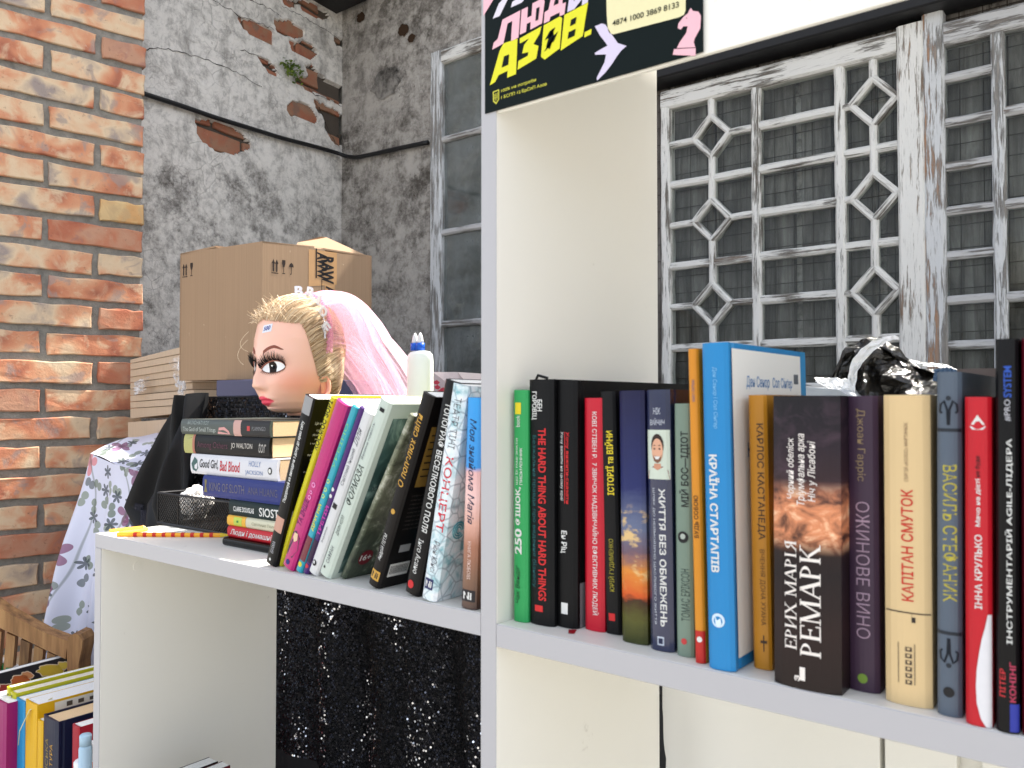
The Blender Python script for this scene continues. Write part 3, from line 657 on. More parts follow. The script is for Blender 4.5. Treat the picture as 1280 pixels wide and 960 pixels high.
stext(b, 'Чак Вендіґ', 'u', .76, .92, .40, .36, BK, 0, .2); srect(b, .2, .62, .055, .105, Y_); stext(b, 'book', 'u', .11, .16, .4, .3, WHITE)
b = row('book', 'black hardback with red outlined English title about hard things, second from the divider', (661.5,778), (693,780), (661,475), 0, .549, ZR, .15, cm(30, 31, 33, .5), hard=True, bulge=.002)
stext(b, 'THE HARD THING ABOUT HARD THINGS', 'd', .20, .90, .60, .30, RED, .022); stext(b, 'Безжальна правда про ведення бізнесу', 'd', .23, .85, .27, .20, ink(28, 92, 96))
stext(b, 'БЕН\nГОРОВІЦ', 'd', .05, .165, .38, .46, WHITE, .02); srect(b, .3, .62, .92, .945, RED)
obj('headband', MB().tube([(b.t*.1, .006, b.H-.001), (b.t*.35, .001, b.H+.0035), (b.t*.7, .003, b.H+.001)], .0012, 5), BK, b.e)
b = row('book', 'tall black hardback with small red struck-through title, third from the divider', (694.5,780.5), (722,785), (694.5,476), 0, .5555, ZR, .235, cm(26, 26, 28, .5), hard=True, bulge=.002)
stext(b, 'Хочу вижити-сказати', 'd', .21, .50, .62, .16, RED, .025); stext(b, 'Хочу вижити на цьому краї', 'd', .21, .49, .36, .17, WHITE); stext(b, 'Ен Ріц', 'd', .61, .70, .45, .32, WHITE, .02)
srect(b, .5, .53, .21, .50, RED, off=.0005)
srect(b, .34, .64, .90, .945, WHITE); crect(b, .004, .02, .82, 1.0, M(c8(120, 122, 124), .4, .5), 'jacket_flap')
obj('bookmark_ribbon', MB().add([(b.t*.75, -.004, -.0001), (b.t*1.05, -.014, .0001), (b.t*1.25, -.012, .0001), (b.t*1.0, .0, -.0001)], [(0, 1, 2, 3)]), cm(170, 20, 34, .6), b.e)
b = row('book', 'bright red book of habits with white serif spine title, between two black books', (731,787), (756,790), (730,498), 0, .561, ZR, .14, cm(206, 24, 48, .35))
stext(b, 'КОВІ СТІВЕН Р.  7 ЗВИЧОК НАДЗВИЧАЙНО ЕФЕКТИВНИХ ЛЮДЕЙ', 'd', .06, .93, .60, .34, WHITE, .005)
b = row('book', 'black book with yellow title about stories and war, right of the red one', (757,790), (777,794), (749.5,490), 0, .562, ZR, .20, cm(30, 30, 33, .4))
stext(b, 'ІСТОРІЇ та ВІЙНИ', 'u', .165, .43, .58, .52, Y_, .02); stext(b, 'ЮРІЙ ГУДИМЕНКО', 'u', .61, .825, .55, .42, ink(160, 150, 40), .0); srect(b, .3, .7, .915, .945, RED)
# sunset book
t = NT('sunset_cover'); X = t.xyz(); zf = t.math('DIVIDE', X[2], .19); nn = t.noise(55, 6, .6, None, (1, 1, 2.6))
zz_ = t.math('ADD', zf, t.math('MULTIPLY', t.math('SUBTRACT', nn, .5), .10))
col = t.ramp(zz_, [(0, c8(60, 66, 30)), (.10, c8(92, 92, 36)), (.165, c8(70, 40, 22)), (.19, c8(226, 96, 36)), (.28, c8(236, 150, 60)), (.36, c8(120, 96, 110)), (.46, c8(110, 120, 150)), (.62, c8(34, 44, 104)), (1, c8(24, 24, 66))])
cl = t.math('MULTIPLY', t.ramp(t.noise(60, 5, .6, None, (1, 1, 1.8)), [(.52, 0.0), (.62, 1.0)]), t.ramp(zf, [(.2, 0.0), (.3, 1.0), (.5, .9), (.56, 0.0)]))
SUNSET = t.fin(t.mix(.22, t.mix(cl, col, c8(244, 206, 140)), (0, 0, 0, 1)), .35, .25)
b = row('book', 'book with a sunset field picture wrapped over its wide spine', (777.5,797), (810,807), (773.5,489), 0, .5506, ZR, .14, SUNSET)
b = row('book', 'glossy navy book with portrait of a smiling man in red shirt on the spine', (813,808), (843,817), (808,488), 0, .547, ZR, .14, cm(36, 44, 78, .16, coat=.6), bulge=.002, hard=True)
stext(b, 'НІК', 'h', .07, .095, .5, .30, ink(200, 205, 215)); stext(b, 'ВУЙЧИЧ', 'h', .11, .137, .5, .62, ink(200, 205, 215))
srect(b, .02, .98, .155, .345, M(c8(196, 206, 190), .3, .5), 'portrait_background', .00025)
spoly(b, [(.03, .345), (.08, .315), (.3, .295), (.5, .305), (.7, .295), (.92, .31), (.97, .345)], ink(120, 18, 40), 'portrait_shirt', .0004)
spoly(b, [(.36, .285), (.64, .285), (.66, .302), (.5, .31), (.34, .302)], ink(196, 140, 112), 'portrait_neck', .00045)
FACE = [(.5+.24*cos(q*2*pi/18), .235+.047*sin(q*2*pi/18)) for q in range(18)]
spoly(b, [(.5+.27*cos(q*2*pi/16), .215+.045*sin(q*2*pi/16)) for q in range(16)], ink(46, 32, 26), 'portrait_hair', .0005)
spoly(b, FACE, ink(216, 164, 134), 'portrait_face', .0006)
spoly(b, [(.30, .25), (.36, .275), (.5, .283), (.64, .275), (.70, .25), (.62, .262), (.5, .256), (.38, .262)], ink(120, 84, 66), 'portrait_beard', .0007)
spoly(b, [(.38, .257), (.62, .257), (.56, .268), (.44, .268)], WHITE, 'portrait_smile', .0008)
for q in (.39, .61): spoly(b, [(q-.05, .228), (q, .224), (q+.05, .228), (q, .232)], ink(50, 34, 28), 'portrait_eye', .0008)
for q in (.39, .61): spoly(b, [(q-.08, .217), (q, .212), (q+.08, .217), (q, .2155)], ink(46, 32, 26), 'portrait_brow', .0008)
stext(b, 'ЖИТТЯ БЕЗ ОБМЕЖЕНЬ', 'd', .38, .905, .66, .27, WHITE, .02); stext(b, 'ШЛЯХ ДО НЕЙМОВІРНО ЩАСЛИВОГО ЖИТТЯ', 'd', .38, .90, .32, .14, ink(190, 195, 205))
srect(b, .38, .66, .945, .978, ink(190, 198, 210)); srect(b, .43, .61, .951, .972, ink(30, 36, 66), off=.0005); stext(b, 'К', 'h', .953, .970, .52, .14, WHITE, .02, name='emblem')
b = row('book', 'sage green book with black title about a boss, left of the slim orange book', (846,817), (868,824), (842.5,505), 0, .545, ZR, .135, cm(126, 146, 130, .5))
stext(b, 'МІЙ БОС—ІДІОТ', 'u', .11, .41, .62, .62, ink(34, 38, 36), .02); scirc(b, .5, .53, .0042, BK); scirc(b, .5, .527, .002, ink(170, 180, 170), off=.0006); stext(b, 'ТОМАС ЕРІКСОН', 'u', .655, .86, .6, .5, ink(62, 76, 68)); scirc(b, .5, .94, .0022, ink(190, 60, 60))
b = row('book', 'tall slim orange book with a red foot, left of the tall blue book', (869,829), (883,833), (859.5,437), 0, .538, ZR, .15, cm(226, 146, 34, .4))
stext(b, 'БУДЬ СОБОЮ', 'u', .47, .605, .55, .5, ink(80, 50, 20), .02); stext(b, 'МАЙКЛ ЛАЙТМАН', 'u', .10, .17, .5, .35, ink(60, 90, 140)); srect(b, 0, 1, .898, 1, cm(198, 40, 34), off=.00025); scirc(b, .55, .925, .002, WHITE)
b = row('book', 'tall thick sky blue hardback with a cream front cover, tallest in the middle', (886,835), (920,840), (877,430), 0, .533, ZR, .155, cm(34, 140, 204, .35), hard=True, bulge=.0018)
stext(b, 'КРАЇНА СТАРТАПІВ', 'd', .345, .705, .42, .40, WHITE, .03); stext(b, 'Ден Сенор і Сол Сінґер', 'd', .075, .265, .52, .20, ink(120, 180, 220), .01, .1)
scirc(b, .45, .85, .0048, ink(210, 228, 240)); scirc(b, .45, .852, .0032, cm(34, 140, 204, .35), off=.0006); spoly(b, [(.33, .836), (.42, .85), (.55, .842), (.58, .86), (.46, .87), (.36, .862)], ink(220, 235, 245), 'emblem', .0008)
crect(b, .006, .1425, .018, .965, M(c8(236, 234, 228), .45, .5, .1, 8), 'cover_panel'); crect(b, .1425, .1545, .0, 1.0, cm(40, 150, 210, .35), 'cover_border', .00035)
ctext(b, 'Ден Сенор', .030, .074, .10, .145, ink(96, 140, 190), .01); ctext(b, 'Сол Сінґер', .080, .122, .10, .145, ink(96, 140, 190), .01); crect(b, .126, .136, .085, .12, ink(90, 96, 104), 'cover_emblem', .0005)
ctext(b, 'КРАЇНА СТАРТАПІВ', .03, .13, .30, .36, ink(40, 90, 150), .02)
b = row('book', 'mustard yellow book with dark author name, between the blue and the thick dark book', (942,834), (966,838), (935,494.5), 0, .552, ZR, .14, cm(200, 136, 36, .4))
stext(b, 'КАРЛОС КАСТАНЕДА', 'd', .105, .53, .62, .42, ink(62, 42, 24), .012); stext(b, 'ВЧЕННЯ ДОНА ХУАНА', 'd', .565, .84, .62, .30, ink(90, 58, 24))
srect(b, .60, .66, .875, .935, ink(62, 42, 24)); srect(b, .46, .80, .895, .905, ink(62, 42, 24), off=.0004)
# thick dark omnibus
t = NT('cloudy_cover'); X = t.xyz(); zf = t.math('DIVIDE', X[2], .19); nn = t.noise(24, 6, .6); nb = t.noise(42, 6, .62, None, (1, 1, 1.5), .8)
zz_ = t.math('ADD', zf, t.math('MULTIPLY', t.math('SUBTRACT', nn, .5), .12))
col = t.ramp(zz_, [(0, c8(46, 30, 28)), (.2, c8(62, 40, 38)), (.38, c8(40, 28, 34)), (.50, c8(58, 36, 34)), (.60, c8(92, 58, 50)), (.68, c8(78, 52, 58)), (.80, c8(62, 46, 60)), (.9, c8(40, 34, 46)), (1, c8(30, 28, 36))])
k = t.math('MULTIPLY', t.ramp(zf, [(.45, 0.0), (.52, 1.0), (.62, 1.0), (.70, 0.0)]), t.ramp(nb, [(.30, 0.0), (.50, 1.0)]))
col = t.mix(k, col, c8(214, 138, 96)); col = t.mix(t.math('MULTIPLY', k, t.ramp(nb, [(.50, 0.0), (.60, 1.0)])), col, c8(246, 206, 166))
k2 = t.math('MULTIPLY', t.ramp(zf, [(.62, 0.0), (.72, .7), (.93, .7), (1, 0.0)]), t.ramp(nb, [(.48, 0.0), (.66, .7)])); col = t.mix(k2, col, c8(120, 92, 110))
CLOUD = t.fin(t.mix(.5, col, (0.01, .006, .006, 1)) if False else t.mix(t.ramp(k, [(0, .62), (.6, .0)]), col, (.004, .003, .003, 1)), .33, .22)
b = row('book', 'thick dark omnibus with glowing clouds and large white serif author name', (967.5,863), (1053,868), (966,495.5), 0, .5315, ZR, .135, CLOUD, bulge=.003, hard=False)
CREAM = ink(236, 228, 220)
stext(b, 'РЕМАРК', 'u', .505, .885, .58, .30, CREAM, ser=True); stext(b, 'ЕРИХ МАРІЯ', 'u', .50, .87, .285, .18, CREAM, ser=True)
stext(b, 'Чорний обеліск', 'u', .145, .355, .30, .14, CREAM, .006, .15); stext(b, 'Тріумфальна арка', 'u', .13, .375, .46, .15, CREAM, .006, .15); stext(b, 'Ніч у Лісабоні', 'u', .155, .36, .62, .14, CREAM, .006, .15)
srect(b, .42, .50, .925, .97, CREAM); stext(b, 'З', 'u', .955, .975, .38, .08, CREAM, .03, name='emblem')
b = row('book', 'dark purple book with thin mauve title, right of the thick cloudy one', (1058.5,858), (1101,872), (1056,495.5), 0, .550, ZR, .135, cm(66, 46, 66, .45), bulge=.002)
stext(b, 'Джоан Гарріс', 'd', .045, .29, .50, .30, ink(150, 128, 92), -.006); stext(b, 'ОЖИНОВЕ ВИНО', 'd', .36, .82, .55, .42, ink(168, 142, 160), -.012); scirc(b, .52, .955, .003, ink(110, 140, 50))
b = row('book', 'cream book with red title about a captain, right of the purple one', (1107,872), (1167,889), (1104,494.5), 0, .542, ZR, .14, cm(232, 202, 150, .5), bulge=.0025)
stext(b, 'КАПІТАН СМУТОК', 'u', .305, .665, .52, .26, ink(196, 48, 34), .016); stext(b, 'СЕРГІЙ «КОЛОС» МАРТИНЮК', 'u', .09, .28, .5, .10, ink(110, 78, 56))
srect(b, .03, .99, .70, .704, ink(50, 40, 34)); srect(b, .60, .605, .70, .72, ink(50, 40, 34)); srect(b, .60, .68, .715, .732, ink(50, 40, 34)); srect(b, .30, .315, .80, .93, ink(60, 48, 40))
for i in range(6): srect(b, .46, .60, .812+i*.021, .826+i*.021, ink(70, 56, 46)); srect(b, .50, .56, .814+i*.021, .821+i*.021, cm(232, 202, 150, .5), off=.0005)
srect(b, .65, .665, .80, .93, ink(60, 48, 40))
b = row('book', 'tall slate grey book with hand-drawn olive title and curled ornaments', (1171.5,880), (1204,896), (1171,466), 0, .538, ZR, .14, cm(92, 104, 118, .45), bulge=.002)
SL = ink(34, 40, 48); OLV = ink(184, 172, 62)
stext(b, 'ВАСИЛЬ СТЕФАНИК', 'd', .27, .67, .55, .62, OLV, .004, -.1)
for yb_ in (.165, .755): srect(b, 0, 1, yb_, yb_+.010, SL)
for sgn, y0 in ((1, .155), (-1, .775)):
    for sx in (-1, 1):
        P = [(.5*b.t, y0*b.H)]; q = [(.5+sx*.02, y0), (.5+sx*.05, y0-sgn*.045), (.5+sx*.18, y0-sgn*.07), (.5+sx*.33, y0-sgn*.06), (.5+sx*.36, y0-sgn*.04), (.5+sx*.28, y0-sgn*.035)]
        obj('ornament', MB().tube([(x*b.t, curve_y(b, x*b.t)-.0003, b.H*(1-y)) for x, y in q], .0006, 4), SL, b.e)
    scirc(b, .5, y0-sgn*.078, .0014, SL, 'ornament')
scirc(b, .5, .93, .003, BK)
b = row('book', 'red book with a white boat emblem and white swoosh on its spine', (1207,888), (1242,905), (1206,497), 0, .532, ZR, .135, cm(204, 24, 40, .4), bulge=.002)
spoly(b, [(.25, .085), (.5, .055), (.78, .085)], WHITE, 'emblem'); spoly(b, [(.2, .09), (.82, .09), (.7, .1), (.3, .1)], WHITE, 'emblem'); stext(b, 'ІННА КРУЛЬКО', 'u', .42, .645, .52, .28, WHITE, .015); stext(b, 'Мачо на дієті', 'u', .25, .395, .52, .22, WHITE, .02); stext(b, 'не буде', 'u', .18, .245, .52, .22, ink(60, 14, 18), .02)
m_ = MB(); sw = [(.66, .86), (.70, .76), (.735, .64), (.78, .54), (.83, .45), (.88, .42), (.93, .45), (.975, .60), (1.0, .80)]
def swf(u, v):
    i = min(int(v*8), 7); w_ = v*8-i; y = sw[i][0]*(1-w_)+sw[i+1][0]*w_; x = sw[i][1]*(1-w_)+sw[i+1][1]*w_; x = x+(.99-x)*u; return (x*b.t, curve_y(b, x*b.t)-.0005, b.H*(1-y))
m_.grid(swf, 8, 24); obj('swoosh', m_, ink(222, 220, 222), b.e)
b = row('book', 'tall black book with white agile leader title, last but one at the right edge', (1245,897), (1276,912), (1244,425), 0, .531, ZR, .15, cm(24, 24, 28, .3), bulge=.002)
stext(b, 'ІНСТРУМЕНТАРІЙ AGILE-ЛІДЕРА', 'u', .255, .775, .60, .34, WHITE, .012); stext(b, '#PRO', 'u', .155, .21, .55, .28, ink(190, 190, 195)); stext(b, 'SYSTEM', 'u', .07, .15, .55, .34, ink(40, 80, 170), .02)
stext(b, 'ПІТЕР', 'u', .84, .91, .30, .26, ink(200, 50, 56), .015); stext(b, 'КОНІНГ', 'u', .82, .92, .74, .26, ink(190, 60, 90), .015); srect(b, .62, .99, .925, .995, ink(44, 54, 150), 'print_blob', .00025)
b = row('book', 'dark red book cut off by the right edge of the photo', (1277.5,900), (1306,920), (1277,424), 0, .532, ZR, .15, cm(96, 16, 34, .35), bulge=.002)
# brown book lying behind the red one, blurred stack behind
o = onY(1188, 462, .70); make_book('book', 'brown grey book with yellow edge standing behind the slate and red books', .030, o.z-ZR, .10, cm(112, 98, 92, .5), (onY(1196, 480, .70).x, .70, ZR+.0003), (0, 0, 0), page=paper_mat('yellow_pages', c8(238, 210, 110)), group=None)
# ------------------------------------------------------------------ left bay, leaning books
ZLs = ZL
b = row('book', 'black leaning paperback with small white blurb on the cover, leftmost of the leaning row', (332,706), (345,710), (381,499.5), 0, .538, ZL, .125, cm(26, 26, 29, .3), page=PAGEW)
stext(b, 'Подорожуй не виходячи з дому до краю світу', 'u', .14, .62, .55, .34, WHITE, .02); srect(b, .1, .9, .71, .80, ink(196, 150, 130)); stext(b, 'БРАМА', 'u', .86, .93, .5, .3, ink(180, 180, 185)); srect(b, .0, .9, .0, .10, ink(150, 150, 150)); scirc(b, .5, .97, .0016, WHITE)
for i, (y0, y1) in enumerate(((.13, .15), (.175, .19), (.20, .215), (.225, .24), (.25, .265), (.30, .31), (.32, .33), (.345, .36), (.42, .43), (.445, .455))):
    ctext(b, ['Це не книжка', 'про мандри', 'Живи там де', 'хочеш бути', 'і мрій далі', 'Читати тут', 'важко спинити', 'дорога кличе', 'історії', 'подорожі'][i], .008+.004*(i % 2), .034, y0, y1, ink(200, 200, 205))
t = NT('smoke_print'); 
crect(b, .006, .022, .66, .80, M(c8(150, 152, 156), .5, .3, .9, 60), 'cover_picture')
b = row('book', 'large thin yellow album with white pages, top edge rising behind the leaning row', (346,711), (353,714), (413.5,499), 0, .545, ZL, .26, cm(222, 214, 40, .35), page=PAGEW, hard=True)
stext(b, 'КОСМОС ЗОРІ', 'u', .02, .30, .5, .7, BK, .02)
b = row('book', 'bright magenta book leaning right, beside the thin turquoise one', (353.5,718), (369,721), (420.5,508), 0, .536, ZL, .13, cm(196, 28, 118, .3, coat=.3), bulge=.002, page=PAGEW)
stext(b, 'ТА ІНШЕ', 'u', .58, .74, .4, .42, ink(110, 16, 90), .02)
for yy, rr_ in ((.485, .0028), (.53, .002), (.56, .0024)): scirc(b, .55, yy, rr_, ink(232, 150, 200)); scirc(b, .55, yy, rr_*.55, cm(196, 28, 118, .3), off=.0006)
spoly(b, [(.1, .80), (.4, .775), (.8, .80), (.9, .87), (.7, .93), (.2, .93), (.05, .87)], ink(70, 50, 70), 'spine_picture'); spoly(b, [(.3, .79), (.6, .785), (.7, .82), (.5, .84), (.3, .82)], ink(226, 196, 160), 'spine_picture', .0005); scirc(b, .5, .965, .003, ink(30, 40, 110))
b = row('book', 'thin turquoise book with yellow title, leaning between magenta and purple', (370,721), (378.5,724), (440,511), 0, .536, ZL, .13, cm(40, 168, 188, .3, coat=.3), page=PAGEW)
stext(b, 'ДРУГИЙ', 'u', .58, .74, .5, .6, ink(214, 206, 60), .03)
for yy in (.44, .49, .53): scirc(b, .5, yy, .0024, ink(190, 220, 120)); scirc(b, .5, yy, .0013, cm(40, 168, 188, .3), off=.0006)
srect(b, 0, .95, .78, .93, ink(120, 60, 66)); scirc(b, .5, .955, .0028, ink(210, 200, 60)); stext(b, 'УРБІНО', 'u', .10, .36, .5, .4, ink(130, 200, 120))
b = row('book', 'thin purple book with magenta title, leaning against the white one', (379,724), (386,727), (449.5,512), 0, .536, ZL, .13, cm(74, 34, 112, .3), page=PAGEW)
stext(b, 'ТРЕТІЙ', 'u', .58, .76, .5, .7, ink(190, 60, 160), .03); srect(b, 0, .95, .79, .93, ink(50, 30, 60)); scirc(b, .5, .955, .0024, ink(190, 40, 60)); scirc(b, .5, .48, .002, WHITE); scirc(b, .5, .52, .002, WHITE)
GR = ink(96, 98, 102)
b = row('book', 'white book with thin grey handwritten title, leaning left of the mint one', (386.5,727), (399,731), (455,519), 0, .537, ZL, .13, cm(226, 226, 226, .45), page=PAGEW, bulge=.002)
stext(b, 'Ілля', 'u', .10, .20, .42, .55, GR, 0, .3); stext(b, 'Світлий інший', 'u', .22, .44, .5, .34, GR); srect(b, .3, .75, .555, .585, BK); stext(b, 'Видавець', 'u', .70, .80, .5, .2, GR); scirc(b, .45, .935, .0032, BK); scirc(b, .42, .932, .0016, cm(226, 226, 226, .45), off=.0006)
MINT = cm(208, 220, 208, .45)
b = row('book', 'pale mint book titled in dark slanted capitals, in the middle of the leaning row', (400,728), (416,733), (476,505.5), 0, .536, ZL, .135, MINT, bulge=.0025, page=PAGE)
stext(b, 'ФОРМОЗА', 'u', .36, .58, .50, .52, ink(52, 62, 54), .012, .25); stext(b, 'ДЖИН КЕЛЛ', 'u', .65, .76, .5, .32, ink(62, 72, 64), 0, .1); stext(b, 'САФРАН', 'u', .83, .925, .5, .32, GR); scirc(b, .4, .955, .0014, BK); srect(b, .4, .75, .04, .06, BK); stext(b, 'Велика повість', 'u', .13, .33, .35, .2, GR)
t = NT('wave_print'); nn = t.noise(22, 6, .6, None, (1, 1, 1), 1.2); WAVE = t.fin(t.ramp(nn, [(.3, c8(24, 44, 42)), (.5, c8(60, 88, 84)), (.62, c8(120, 146, 138)), (.75, c8(186, 200, 190))]), .35, .5)
crect(b, .008, .13, .08, .97, WAVE, 'cover_picture'); ctext(b, 'острів', .012, .03, .45, .5, ink(60, 70, 70))
t = NT('foliage_print'); nn = t.noise(34, 7, .68, None, (1, 1, 1), 1.5); n2 = t.xyz()
FOL = t.fin(t.mix(t.ramp(n2[2], [(.05, 1.0), (.12, 0.0)]), t.ramp(nn, [(.3, c8(60, 64, 50)), (.5, c8(120, 124, 100)), (.7, c8(214, 212, 196))]), t.ramp(nn, [(.3, c8(22, 26, 24)), (.55, c8(70, 80, 62)), (.68, c8(190, 196, 176))])), .35, .5)
b = row('book', 'picture book with leafy photographic cover and dark red 16+ disc, behind the mint one', (426,729), (433,732), (512,521), 0, .545, ZL, .16, FOL, page=PAGEW)
k_ = 20; c_ = (.050, .13)
obj('age_badge', MB().add([(b.t+.0005, .016+.009*cos(2*pi*i/k_), b.H*.13+.009*sin(2*pi*i/k_)) for i in range(k_)], [tuple(range(k_))]), ink(110, 20, 34), b.e); ctext(b, '16+', .009, .023, .85, .888, WHITE, .02, off=.0007)
b = row('book', 'thick black-brown book with golden handwritten title and a gold cover panel', (460.5,738), (476,742.5), (528.5,497), 0, .536, ZL, .115, cm(38, 33, 32, .4), bulge=.0022, page=PAGEW)
stext(b, 'О попелюх світи', 'u', .10, .47, .45, .50, GOLD, .012, .2); scirc(b, .5, .60, .0026, GOLD); stext(b, 'Андрій ПІТМ', 'u', .72, .86, .5, .36, WHITE, 0, .2); srect(b, .15, .85, .915, .965, GOLD); stext(b, 'Ni', 'h', .925, .955, .5, .5, BK, .03, name='emblem')
crect(b, .008, .034, .15, .46, M(c8(168, 130, 60), .35, .5, .9, 160), 'gold_panel'); 
for i in range(7): crect(b, .011, .031, .19+i*.035, .197+i*.035, BK, 'panel_print', .0005)
for i in range(9): ctext(b, 'оповіді про темряву', .008, .032, .50+i*.022, .512+i*.022, ink(90, 84, 78))
crect(b, .006, .032, .87, .94, ink(216, 214, 208), 'barcode_label'); 
for i in range(14): crect(b, .0075+i*.0017, .0083+i*.0017, .88, .925, BK, 'barcode_bar', .0005)
crect(b, .012, .026, .77, .81, ink(160, 160, 160), 'cover_emblem')
b = row('book', 'black book with long white spine title running downwards, left of the white patterned one', (506,741), (524,746), (556.5,479.5), 0, .536, ZL, .12, cm(24, 24, 26, .3), page=PAGEW)
stext(b, 'ТОПОГРАФ ВЕСЕЛКОВОГО ПОЛЯ', 'd', .10, .70, .62, .42, WHITE, .012); stext(b, 'Інго Асано', 'd', .735, .90, .55, .34, WHITE, 0, .1); scirc(b, .4, .955, .0038, ink(196, 40, 44))
t = NT('frost_print'); vo = t.n('TexVoronoi', feature='DISTANCE_TO_EDGE'); vo.inputs['Scale'].default_value = 75; nn = t.noise(28, 6, .6, None, None, 2.0); t.l(t.tc.outputs['Object'], vo.inputs['Vector']) 
cc = t.ramp(nn, [(.32, c8(120, 176, 184)), (.46, c8(206, 222, 226)), (.6, c8(232, 234, 236)), (.72, c8(160, 190, 200))]); cc = t.mix(t.ramp(vo.outputs[0], [(0, .7), (.07, 0.0)]), cc, c8(110, 128, 140)); FROST = t.fin(cc, .35, .5)
b = row('book', 'white and icy blue patterned book with red concert title', (527,749), (546,757), (566,483.5), 0, .532, ZL, .135, FROST, bulge=.0025, page=PAGEW, hard=False)
stext(b, 'КОНЦЕРТ', 'd', .33, .675, .60, .52, ink(204, 44, 60), .006); stext(b, 'ТЕАТР ТІНІ', 'd', .06, .29, .62, .40, GR, -.008); stext(b, 'Рюн Юнсі', 'd', .72, .87, .62, .36, GR, -.005, .2); srect(b, .2, .75, .90, .95, ink(40, 44, 90)); stext(b, 'Ni', 'h', .91, .94, .48, .4, WHITE, .03, name='emblem')
for rr_ in (.0075, .0052, .003): obj('spiral_ornament', MB().tube([(b.t+.0004, .016+rr_*cos(q*.35), b.H*.33+rr_*sin(q*.35)) for q in range(17)], .0006, 4), ink(60, 150, 160), b.e)
b = row('book', 'tall sky blue book behind the icy patterned one, touching the divider', (553,741), (566,746), (573,480), 0, .60, ZL, .17, cm(70, 196, 224, .35), page=PAGEW, hard=True)
t = NT('rose_print'); X = t.xyz(); nn = t.noise(30, 6, .6, None, None, .8); z3 = t.math('ADD', t.math('DIVIDE', X[2], .19), t.math('MULTIPLY', t.math('SUBTRACT', nn, .5), .12))
ROSE = t.fin(t.ramp(z3, [(.0, c8(70, 48, 40)), (.13, c8(120, 84, 62)), (.28, c8(160, 104, 78)), (.38, c8(212, 160, 142)), (.5, c8(232, 190, 184)), (.62, c8(226, 176, 172)), (.645, c8(34, 140, 214)), (1, c8(30, 150, 220))]), .3, .5)
b = row('book', 'blue topped book with pink-brown spine picture, last in the left bay beside the divider', (576,764), (595,768), (584,498), 0, .533, ZL, .125, ROSE, page=PAGEW, bulge=.0015)
stext(b, 'Моя знайома Магія', 'd', .10, .60, .55, .44, ink(24, 40, 70), .006, .3); stext(b, 'КНИГА ЛЮБОВІ', 'd', .68, .86, .55, .22, ink(226, 200, 190)); srect(b, .1, .95, .91, .965, ink(40, 36, 38)); stext(b, 'Ni', 'h', .92, .955, .5, .55, WHITE, .03, name='emblem')
# ------------------------------------------------------------------ the pile with its spines to the front
def pile(label, xl_px, xr_px, ytop, ybot, Yp, D, cov, **k):
    A = onY(xl_px, (ytop+ybot)/2, Yp); B = onY(xr_px, (ytop+ybot)/2+4, Yp); zt = onY(xr_px, ytop, Yp).z; zb = onY(xr_px, ybot, Yp).z
    L = B.x - A.x
    # local z -> -X (book head at the left end), local x -> up, local y -> into the pile
    b = make_book('book', label, zt-zb-.0004, L, D, cov, (0, 0, 0), (0, 0, 0), group=None, **k)
    b.e.matrix_world = Matrix(((0, 0, -1, B.x), (0, 1, 0, Yp), (1, 0, 0, zb+.0002), (0, 0, 0, 1))); return b
zc0 = ZL
b = pile('dark green paperback about small things, topmost of the pile under the doll head', 227, 338, 525.5, 546, .591, .13, cm(78, 86, 82, .35), page=PAGET)
stext(b, 'ARUNDHATI ROY', 'd', .08, .34, .78, .26, ink(150, 160, 156)); stext(b, 'The God of Small Things', 'd', .03, .42, .30, .36, ink(176, 184, 178), 0, .05)
spoly(b, [(.1, .44), (.5, .46), (.55, .52), (.3, .57), (.08, .58)], ink(206, 150, 146)); srect(b, 0, 1, .62, .70, ink(196, 156, 146)); srect(b, 0, 1, .70, 1, ink(34, 34, 36)); srect(b, .35, .65, .77, .80, ink(190, 60, 60), off=.0005); stext(b, 'FLAMINGO', 'd', .82, .96, .5, .24, ink(130, 130, 132))
b = pile('black paperback with a cream corner, second from the top of the pile', 231, 337.5, 547, 572.5, .592, .128, cm(28, 27, 30, .4), page=PAGET)
srect(b, 0, 1, .0, .11, ink(170, 168, 104)); srect(b, 0, 1, .11, .14, ink(170, 110, 90), off=.0004); spoly(b, [(.75, .03), (.85, .10), (.55, .09), (.45, .06), (.6, .05)], BK); stext(b, 'Among Others', 'd', .17, .54, .45, .42, ink(86, 44, 62)); stext(b, 'JO WALTON', 'd', .58, .82, .5, .34, ink(196, 190, 180), .006); stext(b, 'tor', 'd', .89, .97, .5, .5, ink(170, 166, 160), .0, .3)
b = pile('white paperback with black and red handwritten title, third from the top of the pile', 239, 347, 577, 604, .591, .13, cm(226, 226, 230, .45), page=PAGET)
spoly(b, [(.2, .03), (.5, .015), (.85, .05), (.7, .09), (.3, .10), (.12, .07)], ink(60, 92, 90)); stext(b, 'Good Girl,', 'd', .12, .345, .52, .50, ink(30, 30, 36), .012, .15); stext(b, 'Bad Blood', 'd', .365, .60, .50, .50, ink(190, 26, 50), .012, .15); stext(b, 'HOLLY', 'd', .70, .83, .72, .26, ink(120, 140, 180)); stext(b, 'JACKSON', 'd', .66, .85, .28, .26, ink(120, 140, 180)); scirc(b, .45, .93, .0042, BK); scirc(b, .45, .93, .0026, WHITE, off=.0006)
b = pile('royal blue book with dull golden title, fourth from the top of the pile', 254, 365, 605.5, 634, .588, .13, cm(30, 46, 120, .45), page=PAGE)
